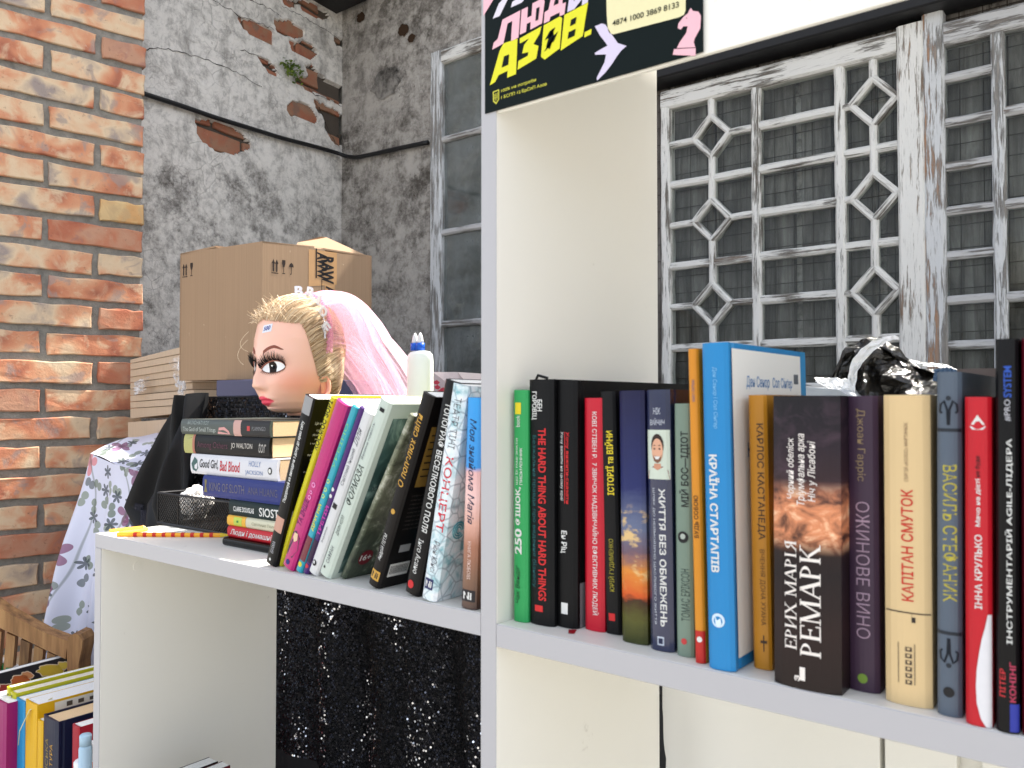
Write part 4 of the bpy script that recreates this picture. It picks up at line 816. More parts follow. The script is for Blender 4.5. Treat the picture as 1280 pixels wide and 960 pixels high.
stext(b, 'KING OF SLOTH', 'd', .09, .50, .5, .40, ink(104, 100, 112), .004); stext(b, 'ANA HUANG', 'd', .54, .86, .5, .34, ink(92, 90, 108), .0); stext(b, 'x', 'd', .93, .99, .5, .4, WHITE, .03); spoly(b, [(.2, .02), (.5, .035), (.8, .025), (.8, .055), (.5, .05), (.2, .06)], ink(120, 110, 70))
b = pile('dark teal book with white capitals, fifth from the top of the pile', 287, 366, 636, 656.5, .589, .125, cm(22, 58, 60, .4), page=PAGE)
stext(b, 'CLAIRE DOUGLAS', 'd', .08, .42, .45, .32, WHITE, .02); stext(b, 'SIOSTRY', 'd', .50, .95, .45, .55, WHITE, .012)
b = pile('cream book with yellow and green head end, sixth from the top of the pile', 285, 366, 657, 671, .589, .125, cm(224, 220, 190, .45), page=PAGE)
srect(b, 0, 1, 0, .30, ink(232, 176, 60)); srect(b, .1, .9, .11, .24, ink(186, 204, 80), off=.0005); srect(b, .4, .6, .16, .19, ink(60, 130, 60), off=.0007); stext(b, 'Світлини Полонин', 'd', .40, .85, .5, .3, ink(150, 146, 120))
b = pile('red book with white handwritten title, second from the bottom of the pile', 285, 367, 671.5, 686.5, .588, .125, cm(206, 30, 44, .4), page=PAGE)
stext(b, 'Люди і домашні', 'd', .05, .70, .5, .6, WHITE, .01, .3)
b = pile('thin black magazine with glossy edge, bottom of the pile on the white shelf', 279, 368, 687, 697.5, .583, .13, cm(24, 28, 28, .2), page=PAGEW)
# settle the pile on the shelf
PILE = [o for o in COL.objects if o.type == 'EMPTY' and o.get('category') == 'book' and 'of the pile' in o['label']]
PILE.sort(key=lambda o: o.matrix_world.translation.z)
th_ = []
for o in PILE:
    c = [q for q in o.children if q.name.startswith('cover')][0]; th_.append(max(v.co.x for v in c.data.vertices))
want = onY(338, 525.5, .591).z - ZL - .0004; kf = want / (sum(th_) + .0004*len(th_)); z = ZL + .0003
for o, h in zip(PILE, th_):
    mw = o.matrix_world.copy(); mw.translation.z = z; o.matrix_world = mw @ Matrix.Diagonal((kf, 1, 1, 1)); z += h*kf + .0004
PILE_TOP = z
# ------------------------------------------------------------------ doll head with veil and tiara
HS = 1.0
HY = radians(178)
hc = atD(371, 445, 1.075)                        # head centre
head = thing('doll_head', 'blonde doll styling head wearing a tiara and pink tulle veil, lying on the book pile', 'doll head', (hc.x, hc.y, hc.z), (0, 0, HY))
HW, HF, HB = .0505, .0555, .060
PR = [(-.0750, .0), (-.0745, .26), (-.0725, .50), (-.068, .68), (-.060, .82), (-.050, .91), (-.038, .965), (-.02, .99), (0, 1.0), (.02, .985), (.038, .915), (.052, .78), (.062, .61), (.069, .42), (.0735, .2), (.075, .0)]
def rz(z):
    if z <= PR[0][0] or z >= PR[-1][0]: return 0.0
    for i in range(len(PR)-1):
        if PR[i][0] <= z <= PR[i+1][0]:
            u = (z-PR[i][0])/(PR[i+1][0]-PR[i][0]); return PR[i][1]*(1-u)+PR[i+1][1]*u
ga = lambda x, s: exp(-(x/s)**2)
def sst(a, b, x): x = min(max((x-a)/(b-a), 0), 1); return x*x*(3-2*x)
def wx(z): return HW*(1 - .20*sst(-.02, -.075, z))
def feat(x, z):
    ax = abs(x); f = 0
    pr = sst(.004, -.018, z)*.45 + .55*sst(-.016, -.036, z); pr *= 1 - sst(-.0405, -.0465, z)
    f +=   .0100*pr*ga(x, .0055 + .003*sst(-.02, -.04, z))                   # nose
    f += .0035*ga(ax-.0075, .004)*ga(z+.041, .005)                        # nostril wings
    f -= .0075*ga(ax-.019, .0105)*ga(z+.0165, .0085)                      # eye sockets
    f += .0020*ga(ax-.019, .014)*ga(z-.001, .006)                         # brow
    f += .0035*ga(ax-.028, .013)*ga(z+.038, .014)                         # cheeks
    f += .0050*ga(x, .0135)*ga(z+.0555, .0032) + .0052*ga(x, .0115)*ga(z+.0618, .0032) - .0022*ga(x, .014)*ga(z+.0585, .0011)
    f -= .0022*ga(x, .003)*ga(z+.050, .003)                               # philtrum
    f -= .0020*ga(x, .010)*ga(z+.0665, .002)
    f += .0060*ga(x, .012)*ga(z+.071, .005)                               # chin
    return f
def hp(a, z):                                     # a: angle from the face direction, + towards the doll's right (x+)
    r = rz(z); x = wx(z)*r*sin(a); c = cos(a); y = (HF if c > 0 else HB)*r*c
    if c > 0: y += feat(x, z)*sst(.05, .45, c)*(1 if r > .3 else r/.3)
    return Vector((x, y, z))
def fy(x, z):
    r = rz(z); q = min(.999, abs(x)/(wx(z)*r)); c = sqrt(1-q*q); return HF*r*c + feat(x, z)*sst(.05, .45, c)
def fpt(x, z, o=.0006): return Vector((x, fy(x, z)+o, z))
t = NT('doll_skin'); at = t.n('Attribute', attribute_name='paint')
t.b.inputs['Subsurface Weight'].default_value = .12; t.b.inputs['Subsurface Radius'].default_value = (.02, .008, .004)
n = t.noise(300, 3); t.bump(n, .05, .0004); SKIN = t.fin(at.outputs['Color'], .38, .45)
m = MB(); NA, NZ = 150, 130
zs_ = [-.0749 + (.1498)*(.5-.5*cos(pi*j/NZ)) for j in range(NZ+1)]
for j in range(NZ+1):
    for i in range(NA): m.v.append(tuple(hp(2*pi*i/NA, zs_[j])))
for j in range(NZ):
    for i in range(NA): m.f.append((j*NA+i, j*NA+(i+1) % NA, (j+1)*NA+(i+1) % NA, (j+1)*NA+i)); m.m.append(0)
m.f.append(tuple(range(NA))[::-1]); m.m.append(0); m.f.append(tuple(NZ*NA+i for i in range(NA))); m.m.append(0)
hd = obj('face', m, SKIN, head, True)
ca = hd.data.color_attributes.new('paint', 'FLOAT_COLOR', 'POINT')
sk = Vector(c8(240, 190, 168)[:3]); lip = Vector(c8(226, 70, 92)[:3]); blu = Vector(c8(246, 146, 116)[:3])
for i, v in enumerate(hd.data.vertices):
    x, y, z = v.co; c = sk.copy()
    if y > -.02:
        c = c.lerp(blu,   .50*ga(abs(x)-.040, .016)*ga(z+.036, .017))
        if y > 0:
            hw = .0135*(1-abs((z+.0588)/.0072)**1.7) if abs(z+.0588) < .0072 else 0
            hw -= .0025*ga(x, .002)*(1 if z > -.0588 else 0)
            if abs(x) < hw: c = lip.copy()
            c = c.lerp(Vector(c8(200, 120, 100)[:3]), .5*ga(abs(x)-.0185, .009)*ga(z+.0085, .003))
    ca.data[i].color = (*c, 1)
# ears, eyes, brows, lashes
for sx in (-1, 1):
    e_ = MB(); P = []
    for q in range(15):
        a_ = -pi*.62 + q/14*pi*1.35; P.append(hp(sx*1.70, -.040) + Vector((sx*(.0035), -cos(a_)*.0075, sin(a_)*.0125)))
    e_.tube(P, [.0012]+[.0027]*13+[.0015], 8); e_.add([P[0]+Vector((-sx*.001, 0, 0))] + [p + Vector((-sx*.002, 0, 0)) for p in P], [(0, i, i+1) for i in range(1, 15)])
    o = obj('ear', e_, M(c8(242, 168, 142), .4, .4, .05, 30), head, True)
EW, EH = .0140, .0088
def ell(cx, cz, rx, rz_, off, name, mat, k=28, dome=.0): 
    m = MB(); R_ = 6; vv = [fpt(cx, cz, off+dome)]
    for r_ in range(1, R_+1):
        for i in range(k):
            a_ = 2*pi*i/k; x = cx+rx*cos(a_)*r_/R_; z = cz+rz_*sin(a_)*r_/R_; vv.append(Vector((x, EYEP(cx, cz, x, z)+off+dome*(1-(r_/R_)**2), z)))
    f = [(0, 1+i, 1+(i+1) % k) for i in range(k)] + [(1+(r_-1)*k+i, 1+r_*k+i, 1+r_*k+(i+1) % k, 1+(r_-1)*k+(i+1) % k) for r_ in range(1, R_) for i in range(k)]
    m.add(vv, f); return obj(name, m, mat, eye_par, True)
def EYEP(cx, cz, x, z): return fy(x, z)
EWH = M(c8(240, 240, 240), .3, .3, .02, 50); IR = M(c8(40, 28, 24), .4, .15, .2, 200); PUP = M(c8(8, 7, 8), .4, .1, 0); LASH = M(c8(20, 17, 17), .6, .2, 0)
for sx in (-1, 1):
    cx = sx*.0200; cz = -.0175
    eye_par = None; m = MB(); k = 30; R_ = 5
    def ep(a_, s): 
        x = EW*cos(a_); z = EH*sin(a_)*(1.0 if sin(a_) > 0 else .72) + sx*.0*x + abs(cos(a_))*.0; z += .12*sx*x
        return cx+x*s, cz+z*s
    vv = [fpt(cx, cz, .0022)]
    for r_ in range(1, R_+1):
        for i in range(k): x, z = ep(2*pi*i/k, r_/R_); vv.append(fpt(x, z, .0004+.0018*(1-(r_/R_)**2)))
    m.add(vv, [(0, 1+i, 1+(i+1) % k) for i in range(k)] + [(1+(r_-1)*k+i, 1+r_*k+i, 1+r_*k+(i+1) % k, 1+(r_-1)*k+(i+1) % k) for r_ in range(1, R_) for i in range(k)])
    eye_par = obj('eye', m, EWH, head, True)
    ix = cx - sx*.0003 + .0012; iz = cz+.0006
    ell(ix, iz, .0078, .0078, .0006, 'iris', IR, dome=.0022); ell(ix, iz, .0038, .0040, .0011, 'pupil', PUP, dome=.0022)
    ell(ix+.0015, iz+.002, .0010, .0010, .0034, 'eye_glint', M(c8(250, 250, 250), .1, .5, 0), 12)
    # lid line
    obj('eyelid', MB().tube([fpt(*ep(a_, 1.02), .0010) for a_ in [pi*q/16 for q in range(17)]], [.0004]+[.0011]*15+[.0004], 6), M(c8(150, 92, 76), .5, .3, .05), head, True)
    obj('eyelid', MB().tube([fpt(*ep(-a_, 1.0), .0007) for a_ in [pi*q/16 for q in range(17)]], [.0003]+[.0006]*15+[.0003], 6), M(c8(120, 80, 66), .5, .3, .05), head, True)
    lm = MB(); rr = random.Random(4)
    for i in range(44):
        a_ = pi*(.02+.96*i/43) + rr.uniform(-.04, .04); x, z = ep(a_, 1.0); p0 = fpt(x, z, .001)
        ln = (.0105 + .003*rr.random())*(.75+.35*sin(a_)); ox = cos(a_)*.75 + rr.uniform(-.18, .18)
        d1 = Vector((ox*.6, .75, .55)).normalized(); d2 = Vector((ox*.9, .25, 1)).normalized()
        p1 = p0 + d1*ln*.45; p2 = p1 + d2*ln*.65; lm.tube([p0, p1, p2], [.00055, .00042, .00008], 4, cap=False)
    for i in range(16):
        a_ = -pi*(.08+.84*i/15); x, z = ep(a_, 1.0); p0 = fpt(x, z, .0008); lm.tube([p0, p0+Vector((cos(a_)*.0016, .0018, -.0028))], [.0003, .00008], 4, cap=False)
    obj('eyelashes', lm, LASH, head)
    bm_ = MB(); br = []
    for q in range(17):
        u = q/16; x = sx*(.0085+.0245*u); z = .0015+.0075*sin(pi*min(1, u*1.15)*.62) - .004*max(0, u-.6)*2.2; wdt = .0027*(1-u)**.5*(.75+.25*min(1, u*6)) + .0002
        br.append((x, z, wdt))
    bm_.add([fpt(x, z+w_, .0003) for x, z, w_ in br] + [fpt(x, z-w_, .0003) for x, z, w_ in br], [(i, i+1, 18+i, 17+i) for i in range(16)])
    obj('eyebrow', bm_, M(c8(140, 82, 66), .6, .2, .3, 400), head)
# price sticker on the forehead
m = MB(); m.grid(lambda u, v: fpt(-.003-.014*u, .026+.010*v+.002*u, .0004), 6, 4); obj('price_sticker', m, ink(226, 228, 236), head)
g = glyphs('500', .02, .1); obj('price_lettering', MB().add([fpt(-.005-.010*x, .0285+.0055*y+.002*x, .0008) for x, y in g[0]], g[1]), ink(70, 80, 150), head)
# neck stump resting on the book
obj('neck', MB().lathe([(.026, -.0775), (.027, -.074), (.026, -.062), (.030, -.05)], (0, -.018, 0), 24), M(c8(238, 178, 150), .4, .4, .05), head, True)
# hair
def skull(d):                                    # direction -> surface point
    d = d.normalized(); lo, hi = .0, .12
    for _ in range(18):
        s = (lo+hi)/2; p = d*s; r = rz(p.z)
        ins = r > 0 and sqrt((p.x/(wx(p.z)*r))**2 + (p.y/((HF if p.y > 0 else HB)*r))**2) < 1
        if ins: lo = s
        else: hi = s
    return d*lo
t = NT('blonde_hair'); at = t.n('Attribute', attribute_name='tone'); col = t.ramp(at.outputs['Fac'], [(0, c8(132, 98, 68)), (.35, c8(192, 160, 124)), (.7, c8(222, 194, 156)), (1, c8(240, 222, 192))]); HAIR = t.fin(col, .42, .5)
cap = MB(); 
def hairline(a):                                  # z of the hair edge at angle a from the front
    a = abs(a); 
    return .040 + .002*cos(a*3) if a < 1.0 else (.038-.072*sst(1.05, 1.62, a) if a < 1.75 else -.034 - .03*sst(1.75, 2.3, a))
capm = MB(); NA2, NZ2 = 90, 40
for j in range(NZ2+1):
    for i in range(NA2):
        a_ = -pi + 2*pi*i/NA2; z0 = hairline(a_) + .003; z = z0 + (.0745-z0)*sin(pi/2*j/NZ2); p = hp(a_, z); d = p.normalized(); capm.v.append(tuple(p + d*(.0002+.0010*sst(0, .25, j/NZ2))))
capm.f = [(j*NA2+i, j*NA2+(i+1) % NA2, (j+1)*NA2+(i+1) % NA2, (j+1)*NA2+i) for j in range(NZ2) for i in range(NA2)]; capm.m = [0]*len(capm.f)
obj('hair_cap', capm, M(c8(190, 146, 94), .7, .2, .4, 200), head, True)
hm = MB(); tones = []; rr = random.Random(21)
back = Vector((0, -1, .30)).normalized()
for i in range(4600):
    a_ = rr.uniform(-pi*.93, pi*.93) if i % 3 else rr.uniform(-1.9, -.2)
    z0 = hairline(a_) + ((rr.random()**1.6)*.03 if i % 5 < 3 else rr.random()*(.072-hairline(a_))) + rr.uniform(-.0012, .001)
    if z0 > .073: continue
    d0 = hp(a_, z0).normalized(); tgt = (back + Vector((rr.uniform(-.35, .35), 0, rr.uniform(-.55, .45)))).normalized()
    if d0.y > -.2: tgt = Vector((d0.x*.55, -1, .15 + d0.z*.35 + rr.uniform(-.12, .12))).normalized()
    lift = rr.uniform(.0010, .0036); P = []; n_ = 10; wob = rr.uniform(-.012, .012)
    for k in range(n_+1):
        u = k/n_; d = d0.lerp(tgt, u) ; 
        if d.length < .25: break
        d = (d.normalized() + Vector((0, 0, .22*sin(pi*u)*(1 if d0.y > 0 else .3)))).normalized() + Vector((wob*sin(pi*u), 0, 0)); P.append(skull(d) + d.normalized()*(.0008 + lift*min(1, u*5) + .0025*sin(pi*u)*(d0.z > .3)))
    if len(P) < 4: continue
    n0 = len(hm.v); hm.tube(P, [.0003]+[.00046]*(len(P)-2)+[.0002], 3, cap=False); tn = min(1, max(0, rr.gauss(.55, .25))); tones += [tn]*(len(hm.v)-n0)
ho = obj('hair', hm, HAIR, head, True)
ta = ho.data.attributes.new('tone', 'FLOAT', 'POINT'); ta.data.foreach_set('value', tones)
fm = MB(); tones = []
for i in range(120):                              # loose flyaway hairs above the forehead
    a_ = rr.gauss(.1, .55); z0 = hairline(a_) + rr.uniform(0, .02); p = hp(a_, min(z0, .07)); d = p.normalized(); L = rr.uniform(.006, .020)
    dirv = (d*1.0 + Vector((rr.uniform(-.7, .7), rr.uniform(-.2, .8), rr.uniform(-.4, .8)))).normalized(); cur = Vector((rr.uniform(-1, 1), rr.uniform(-1, 1), rr.uniform(-1.2, .6)))*1.1
    P = []; q = p + d*.002
    for k in range(8): P.append(q.copy()); q = q + dirv*L/7; dirv = (dirv + cur*.22).normalized()
    n0 = len(fm.v); fm.tube(P, .00020, 3, cap=False); tones += [rr.uniform(.6, 1)]*(len(fm.v)-n0)
for q0, q1, q2 in (((.03, .052, .03), (.052, .062, .012), (.035, .05, .005)), ((.035, .05, .02), (.06, .06, .0), (.04, .053, -.012))):
    P = [Vector(q0).lerp(Vector(q1), u/9).lerp(Vector(q1).lerp(Vector(q2), u/9), u/9) for u in range(10)]; n0 = len(fm.v); fm.tube(P, .00022, 3, cap=False); tones += [.9]*(len(fm.v)-n0)
fo = obj('loose_hair', fm, HAIR, head); fo['kind'] = 'stuff'; ta = fo.data.attributes.new('tone', 'FLOAT', 'POINT'); ta.data.foreach_set('value', tones)
# tiara: band over the top with rhinestone letters
SIL = NT('rhinestone_silver'); n = SIL.noise(700, 2); SIL.bump(n, .9, .001); SIL = SIL.fin(c8(226, 226, 232), .22, .6, .55)
tia = []
def tp(phi, up=0, back_=0):
    d = Vector((sin(phi), -.02-.10*cos(phi), cos(phi))); p = skull(d); return p + d.normalized()*(.0055+up) + Vector((0, back_, 0))
tiara = obj('tiara', MB().tube([tp(radians(a_)) for a_ in range(-70, 66, 4)], .0011, 6), SIL, head, True)
rm = MB()
for a_ in range(-69, 64, 3):
    c = tp(radians(a_), .0014); s_ = .0011; rm.add([c+Vector(v)*s_ for v in ((1,0,0),(-1,0,0),(0,1,0),(0,-1,0),(0,0,1),(0,0,-1))], [(0,2,4),(2,1,4),(1,3,4),(3,0,4),(2,0,5),(1,2,5),(3,1,5),(0,3,5)])
obj('rhinestones', rm, SIL, tiara)
for ch, ph in zip('BRIDE', (4, -14, -29, -43, -60)):
    ph = radians(ph); o_ = tp(ph, -.0005, .003); up = Vector((sin(ph), 0, cos(ph))); rt = up.cross(Vector((-.62, .78, 0))).normalized(); g = glyphs(ch, .03)
    hgt, wdt = .0145, (.0105 if ch != 'I' else .004)
    mm = MB(); V = [o_ + rt*(x-.5)*wdt + up*y*hgt for x, y in g[0]]; nn_ = len(V)
    mm.add(V, g[1]); mm.add([v + Vector((0, -.0012, 0)) for v in V], g[1]); obj('rhinestone_letter', mm, SIL, tiara)
for ph in (24, 40, 57, 75):
    p = radians(ph); o_ = tp(p, 0); up = Vector((sin(p), 0, cos(p))); rt = Vector((-cos(p), 0, sin(p)))
    obj('scroll', MB().tube([o_ + rt*(.004*cos(q)) + up*(.006+.005*sin(q)) for q in [k*.5 for k in range(14)]], .0006, 4), SIL, tiara)
# veil
def mat_tulle(name, col, dens):
    t = NT(name); tr = t.n('BsdfTransparent'); df = t.n('BsdfDiffuse'); tl = t.n('BsdfTranslucent'); df.inputs[0].default_value = col; tl.inputs[0].default_value = col
    a1 = t.n('AddShader'); mx = t.n('MixShader'); mx.inputs[0].default_value = .55; t.l(df.outputs[0], mx.inputs[1]); t.l(tl.outputs[0], mx.inputs[2])
    lw_ = t.n('LayerWeight'); lw_.inputs[0].default_value = .45; f = t.math('ADD', t.math('MULTIPLY', lw_.outputs['Facing'], .55), dens)
    n = t.noise(1, 3, .5, None, (260, 260, 20)); f = t.math('MULTIPLY', f, t.math('ADD', t.math('MULTIPLY', n, .6), .7))
    m2 = t.n('MixShader'); t.l(f, m2.inputs[0]); t.l(tr.outputs[0], m2.inputs[1]); t.l(mx.outputs[0], m2.inputs[2]); t.l(m2.outputs[0], t.out.inputs[0]); return t.m
TUL = mat_tulle('pink_tulle', c8(250, 198, 218), .17); TUL2 = mat_tulle('pale_tulle', c8(252, 220, 234), .12)
def veil(seed, ph0, ph1, drop, reach, mat, amp, k1, name='veil_layer'):
    r_ = random.Random(seed); o1, o2 = r_.uniform(0, 6), r_.uniform(0, 6)
    def f(u, s):
        ph = radians(ph0+(ph1-ph0)*u); st = tp(ph, .001, -.004)
        fold = sin(u*k1+o1)*.6 + sin(u*k1*2.3+o2+s*1.5)*.4 + .35*noise.noise(Vector((u*14, s*2, seed)))
        am = amp*(.25+.9*s); side = sin(ph)
        h = .024*sin(pi*min(1, s*1.9)*.9)*(1-abs(side))**.5*(1 if s < .55 else 1) 
        y = st.y - reach*(s**.85)*(1-.35*abs(side)) - .02*s*cos(u*5+seed)
        z = st.z*(1-s**1.7) + (-drop)*(s**1.7) + max(0, h) + .004*sin(u*7+seed)*s
        x = st.x*(1+.12*s) + fold*am*.75
        if ph < radians(-30): x = min(x, -.053*(1-.0*s)-.004)
        return Vector((x, y + fold*am*.35, z + fold*am*.25*(1-abs(side))))
    obj(name, MB().grid(f, 130, 46), mat, head, True)
veil(1, -80, 40, .078, .165, TUL, .0055, 34)
veil(2, -76, 60, .076, .200, TUL, .0075, 27)
veil(3, -66, 62, .074, .230, TUL2, .0095, 22)
gm = MB()
for i in range(60):
    a_ = radians(-88+i*1.75); c = tp(a_, .001, -.004); gm.tube([c+Vector((0, .001, .002*sin(i*1.3))), c+Vector((.001, -.004, .003+.002*sin(i*2.1))), c+Vector((0, -.008, .001))], [.0008, .0018, .0008], 5)
obj('veil_gathering', gm, TUL, head, True)
# ------------------------------------------------------------------ basket, straws and pencils on the left end of the shelf
WIRE = M(c8(28, 28, 30), .35, .5, 0, 30, 0, .6)
bp = onZ(212, 648, ZL); b1 = onZ(256, 655, ZL)
bk = thing('mesh_organizer', 'black wire mesh desk organizer with compartments, behind the book pile on the white shelf', 'organizer', (-1.150, .625, ZL+.0004))
BW, BD, BHt = .195, .10, .045
def meshwall(a, b, h, name):
    a, b = Vector(a), Vector(b); L = (b-a).length; d = (b-a)/L; mm = MB(); s = .0058; x = -h
    while x < L:
        for sg in (1, -1):
            p0 = (max(x, 0), max(-x, 0)); p1 = (min(x+h, L), min(h, L-x))
            if p1[0] <= p0[0]: continue
            P = [(p0[0], p0[1]), (p1[0], p1[1])]
            if sg < 0: P = [(L-q[0], q[1]) for q in P]
            mm.tube([a + d*q[0] + Vector((0, 0, q[1])) for q in P], .00045, 3, cap=False)
        x += s
    o = obj(name, mm, WIRE, bk); return o
for a_, b_ in (((0, 0, 0), (BW, 0, 0)), ((BW, 0, 0), (BW, BD, 0)), ((0, BD, 0), (BW, BD, 0)), ((0, 0, 0), (0, BD, 0)), ((.055, 0, 0), (.055, BD, 0))): meshwall(a_, b_, BHt, 'mesh_side')
obj('rim', MB().tube([(0, 0, BHt), (BW, 0, BHt), (BW, BD, BHt), (0, BD, BHt), (0, 0, BHt)], .0018, 6), WIRE, bk)
obj('foot_frame', MB().tube([(0, 0, .002), (BW, 0, .002), (BW, BD, .002), (0, BD, .002), (0, 0, .002)], .0022, 6), WIRE, bk)
for x_ in (0, .055, BW): obj('post', MB().tube([(x_, 0, 0), (x_, 0, BHt)], .0016, 6), WIRE, bk)
obj('base_tray', MB().box((0, 0, .001), (BW, BD, .002)), WIRE, bk)
# crumpled white paper ball inside
def lump(r, seed, amp=.35, k=26, sq=(1, 1, 1)):
    m = MB(); m.grid(lambda u, v: Vector((sin(pi*v)*cos(2*pi*u)*sq[0], sin(pi*v)*sin(2*pi*u)*sq[1], -cos(pi*v)*sq[2]))*r*(1+amp*abs(noise.noise(Vector((sin(pi*v)*cos(2*pi*u)*2.2+seed, sin(pi*v)*sin(2*pi*u)*2.2, cos(pi*v)*2.2))))), k, k//2); return m
tag(obj('paper_ball', lump(.021, 4, .5), M(c8(236, 232, 226), .8, .2, .2, 60), None, False, (-1.150+.030, .668, ZL+.030)), 'crumpled white paper in the black mesh organizer beside the book pile', 'paper')
YP = M(c8(250, 176, 40), .35, .5, .06); 
def stick(name, label, cat, pa, pb, r, mat, tip=None):
    a, b = onZ(*pa, ZL+r), onZ(*pb, ZL+r); root = thing(name, label, cat, a); d = b-a
    obj('barrel', MB().tube([(0, 0, 0), d], r, 6), mat, root)
    return root, d
rt_, d = stick('pencil', 'flat orange carpenter pencil lying left of the striped one at the end of the shelf', 'pencil', (137, 663.5), (178, 659), .0022, YP)
obj('sharpened_tip', MB().tube([d, d*1.10], [.0030, .0008], 8), M(c8(226, 184, 130), .6, .3), rt_)
rt_, d = stick('pencil', 'orange and red chequered pencil lying at the very left of the white shelf edge', 'pencil', (147, 668), (276, 668.8), .0030, YP)
for i in range(9):
    u0 = .16+i*.092; obj('red_stripe', MB().tube([d*u0, d*(u0+.035)], .00315, 8), ink(206, 44, 40), rt_)
obj('sharpened_tip', MB().tube([d, d*1.09], [.0030, .0006], 8), M(c8(240, 206, 60), .5, .3), rt_)
rt_, d = stick('pencil', 'plain orange pencil crossing under the chequered pencil at the shelf end', 'pencil', (150, 666), (184, 661.5), .0027, YP)
# ------------------------------------------------------------------ draped stand with sequin cloth
SX0, SX1, SY, STOP = -1.525, -.56, .880, EYE + .012
std = thing('draped_stand', 'tall stand draped to the ground in black sequined cloth, behind the left bay', 'stand')
BCL = M(c8(16, 16, 19), .75, .25, .3, 50)
def fold(x, z): return .012*sin(x*31+1.3*sin(x*7)+z*1.7) + .008*sin(x*57+z*3) + .012*noise.noise(Vector((x*5, z*2.2, 1)))
DZ = SY
def cl(u, v):
    x = SX0 + (SX1-SX0)*u; z = .02 + (STOP-.02)*v; k = 1 - sst(STOP-.10, STOP, z)
    return Vector((x, SY + fold(x, z)*(.25+.75*k) - .008*(1-v)+.010*(1-k), z))
obj('cloth_front', MB().grid(cl, 240, 120), BCL, std, True)
obj('cloth_top', MB().grid(lambda u, v: Vector((SX0+(SX1-SX0)*u, SY + .012 + .62*v, STOP + .001*sin(u*40)*v)), 40, 6), BCL, std, True)
obj('cloth_side', MB().grid(lambda u, v: Vector((SX0 - .03*(1-v) + .01*sin(u*20), SY + .02 + .60*u, .02+(STOP-.02)*v)), 30, 20), BCL, std, True)
t = NT('sequin'); at = t.n('Attribute', attribute_name='tone'); SEQ = t.fin(t.ramp(at.outputs['Fac'], [(0, c8(14, 14, 18)), (.86, c8(36, 36, 42)), (.95, c8(110, 110, 116)), (1, c8(225, 225, 228))]), .22, .6, .9)
sq = MB(); tones = []; rr = random.Random(9)
def seq_area(x0, x1, z0, z1, pit):
    z = z0; row_ = 0
    while z < z1:
        x = x0 + (pit/2 if row_ % 2 else 0)
        while x < x1:
            dn = noise.noise(Vector((x*7, z*3, 4)))*.5+.5
            if rr.random() < .88:
                u = (x-SX0)/(SX1-SX0); v = (z-.02)/(STOP-.02); e2 = .004; p = cl(u, v)
                tx = (cl(u+e2, v)-p).normalized(); nz = tx.cross(Vector((0, 0, 1)))*1; nrm = (nz + Vector((rr.gauss(0, .30), rr.gauss(0, .1), rr.gauss(0, .34)))).normalized()
                if nrm.y > 0: nrm = -nrm
                a_ = nrm.cross(Vector((0, 0, 1))).normalized(); b_ = nrm.cross(a_); s_ = pit*.44; c = p + Vector((0, -.0012, 0)) + nrm*.0004
                n0 = len(sq.v); sq.add([c+a_*s_*cos(q)+b_*s_*sin(q) for q in (.5, 1.55, 2.6, 3.65, 4.7, 5.75)], [(0, 1, 2, 3, 4, 5)]); tn = rr.random()*(.86+.30*sst(.45, .8, noise.noise(Vector((x*22, z*5, 7)))*.5+.5)); tones.extend([tn]*6)
            x += pit
        z += pit*.86; row_ += 1
seq_area(-1.51, -1.02, EYE-.36, STOP-.004, .0046)
seq_area(-1.27, -.70, EYE-.60, EYE-.20, .0038)
so = obj('sequins', sq, SEQ, std); so['kind'] = 'stuff'; ta = so.data.attributes.new('tone', 'FLOAT', 'POINT'); ta.data.foreach_set('value', tones)
# plain black cloth trailing down to the left
def patch(P, nu, nv, f=None):                    # bilinear rows of control points
    def g(u, v):
        j = v*(len(P)-1); j0 = min(int(j), len(P)-2); w_ = j-j0; R0, R1 = P[j0], P[j0+1]
        def rowp(R): i = u*(len(R)-1); i0 = min(int(i), len(R)-2); return R[i0].lerp(R[i0+1], i-i0)
        p = rowp(R0).lerp(rowp(R1), w_); return p + (f(u, v) if f else Vector())
    return MB().grid(g, nu, nv)
P = [[atD(226, 500, 1.60), atD(238, 494, 1.585), atD(254, 495, 1.57)], [atD(204, 560, 1.60), atD(222, 565, 1.555), atD(238, 560, 1.545)],
     [atD(166, 630, 1.60), atD(200, 632, 1.54), atD(232, 640, 1.52)], [atD(180, 680, 1.58), atD(205, 680, 1.53), atD(230, 690, 1.51)], [atD(200, 800, 1.57), atD(215, 800, 1.53), atD(232, 800, 1.51)]]
tag(obj('black_cloth', patch(P, 50, 60, lambda u, v: Vector((.0, -.014*sin(u*11+v*5)+.010*sin(u*23-v*4), .006*sin(u*9+v*8)))), M(c8(15, 15, 17), .55, .35, .2, 60), None, True), 'plain black cloth hanging diagonally from the draped stand over the floral tablecloth', 'cloth')
P = [[atD(168, 622, 1.60), atD(182, 640, 1.575)], [atD(165, 650, 1.60), atD(194, 664, 1.56)], [atD(174, 690, 1.60), atD(206, 700, 1.55)]]
t = NT('sheer_black'); tr = t.n('BsdfTransparent'); df = t.n('BsdfDiffuse'); df.inputs[0].default_value = c8(60, 60, 68); mx = t.n('MixShader'); mx.inputs[0].default_value = .72; t.l(tr.outputs[0], mx.inputs[1]); t.l(df.outputs[0], mx.inputs[2]); t.l(mx.outputs[0], t.out.inputs[0])
tag(obj('sheer_cloth', patch(P, 20, 20, lambda u, v: Vector((0, .006*sin(u*14+v*9), 0))), t.m, None, True), 'small sheer dark grey corner of cloth over the floral tablecloth', 'cloth')
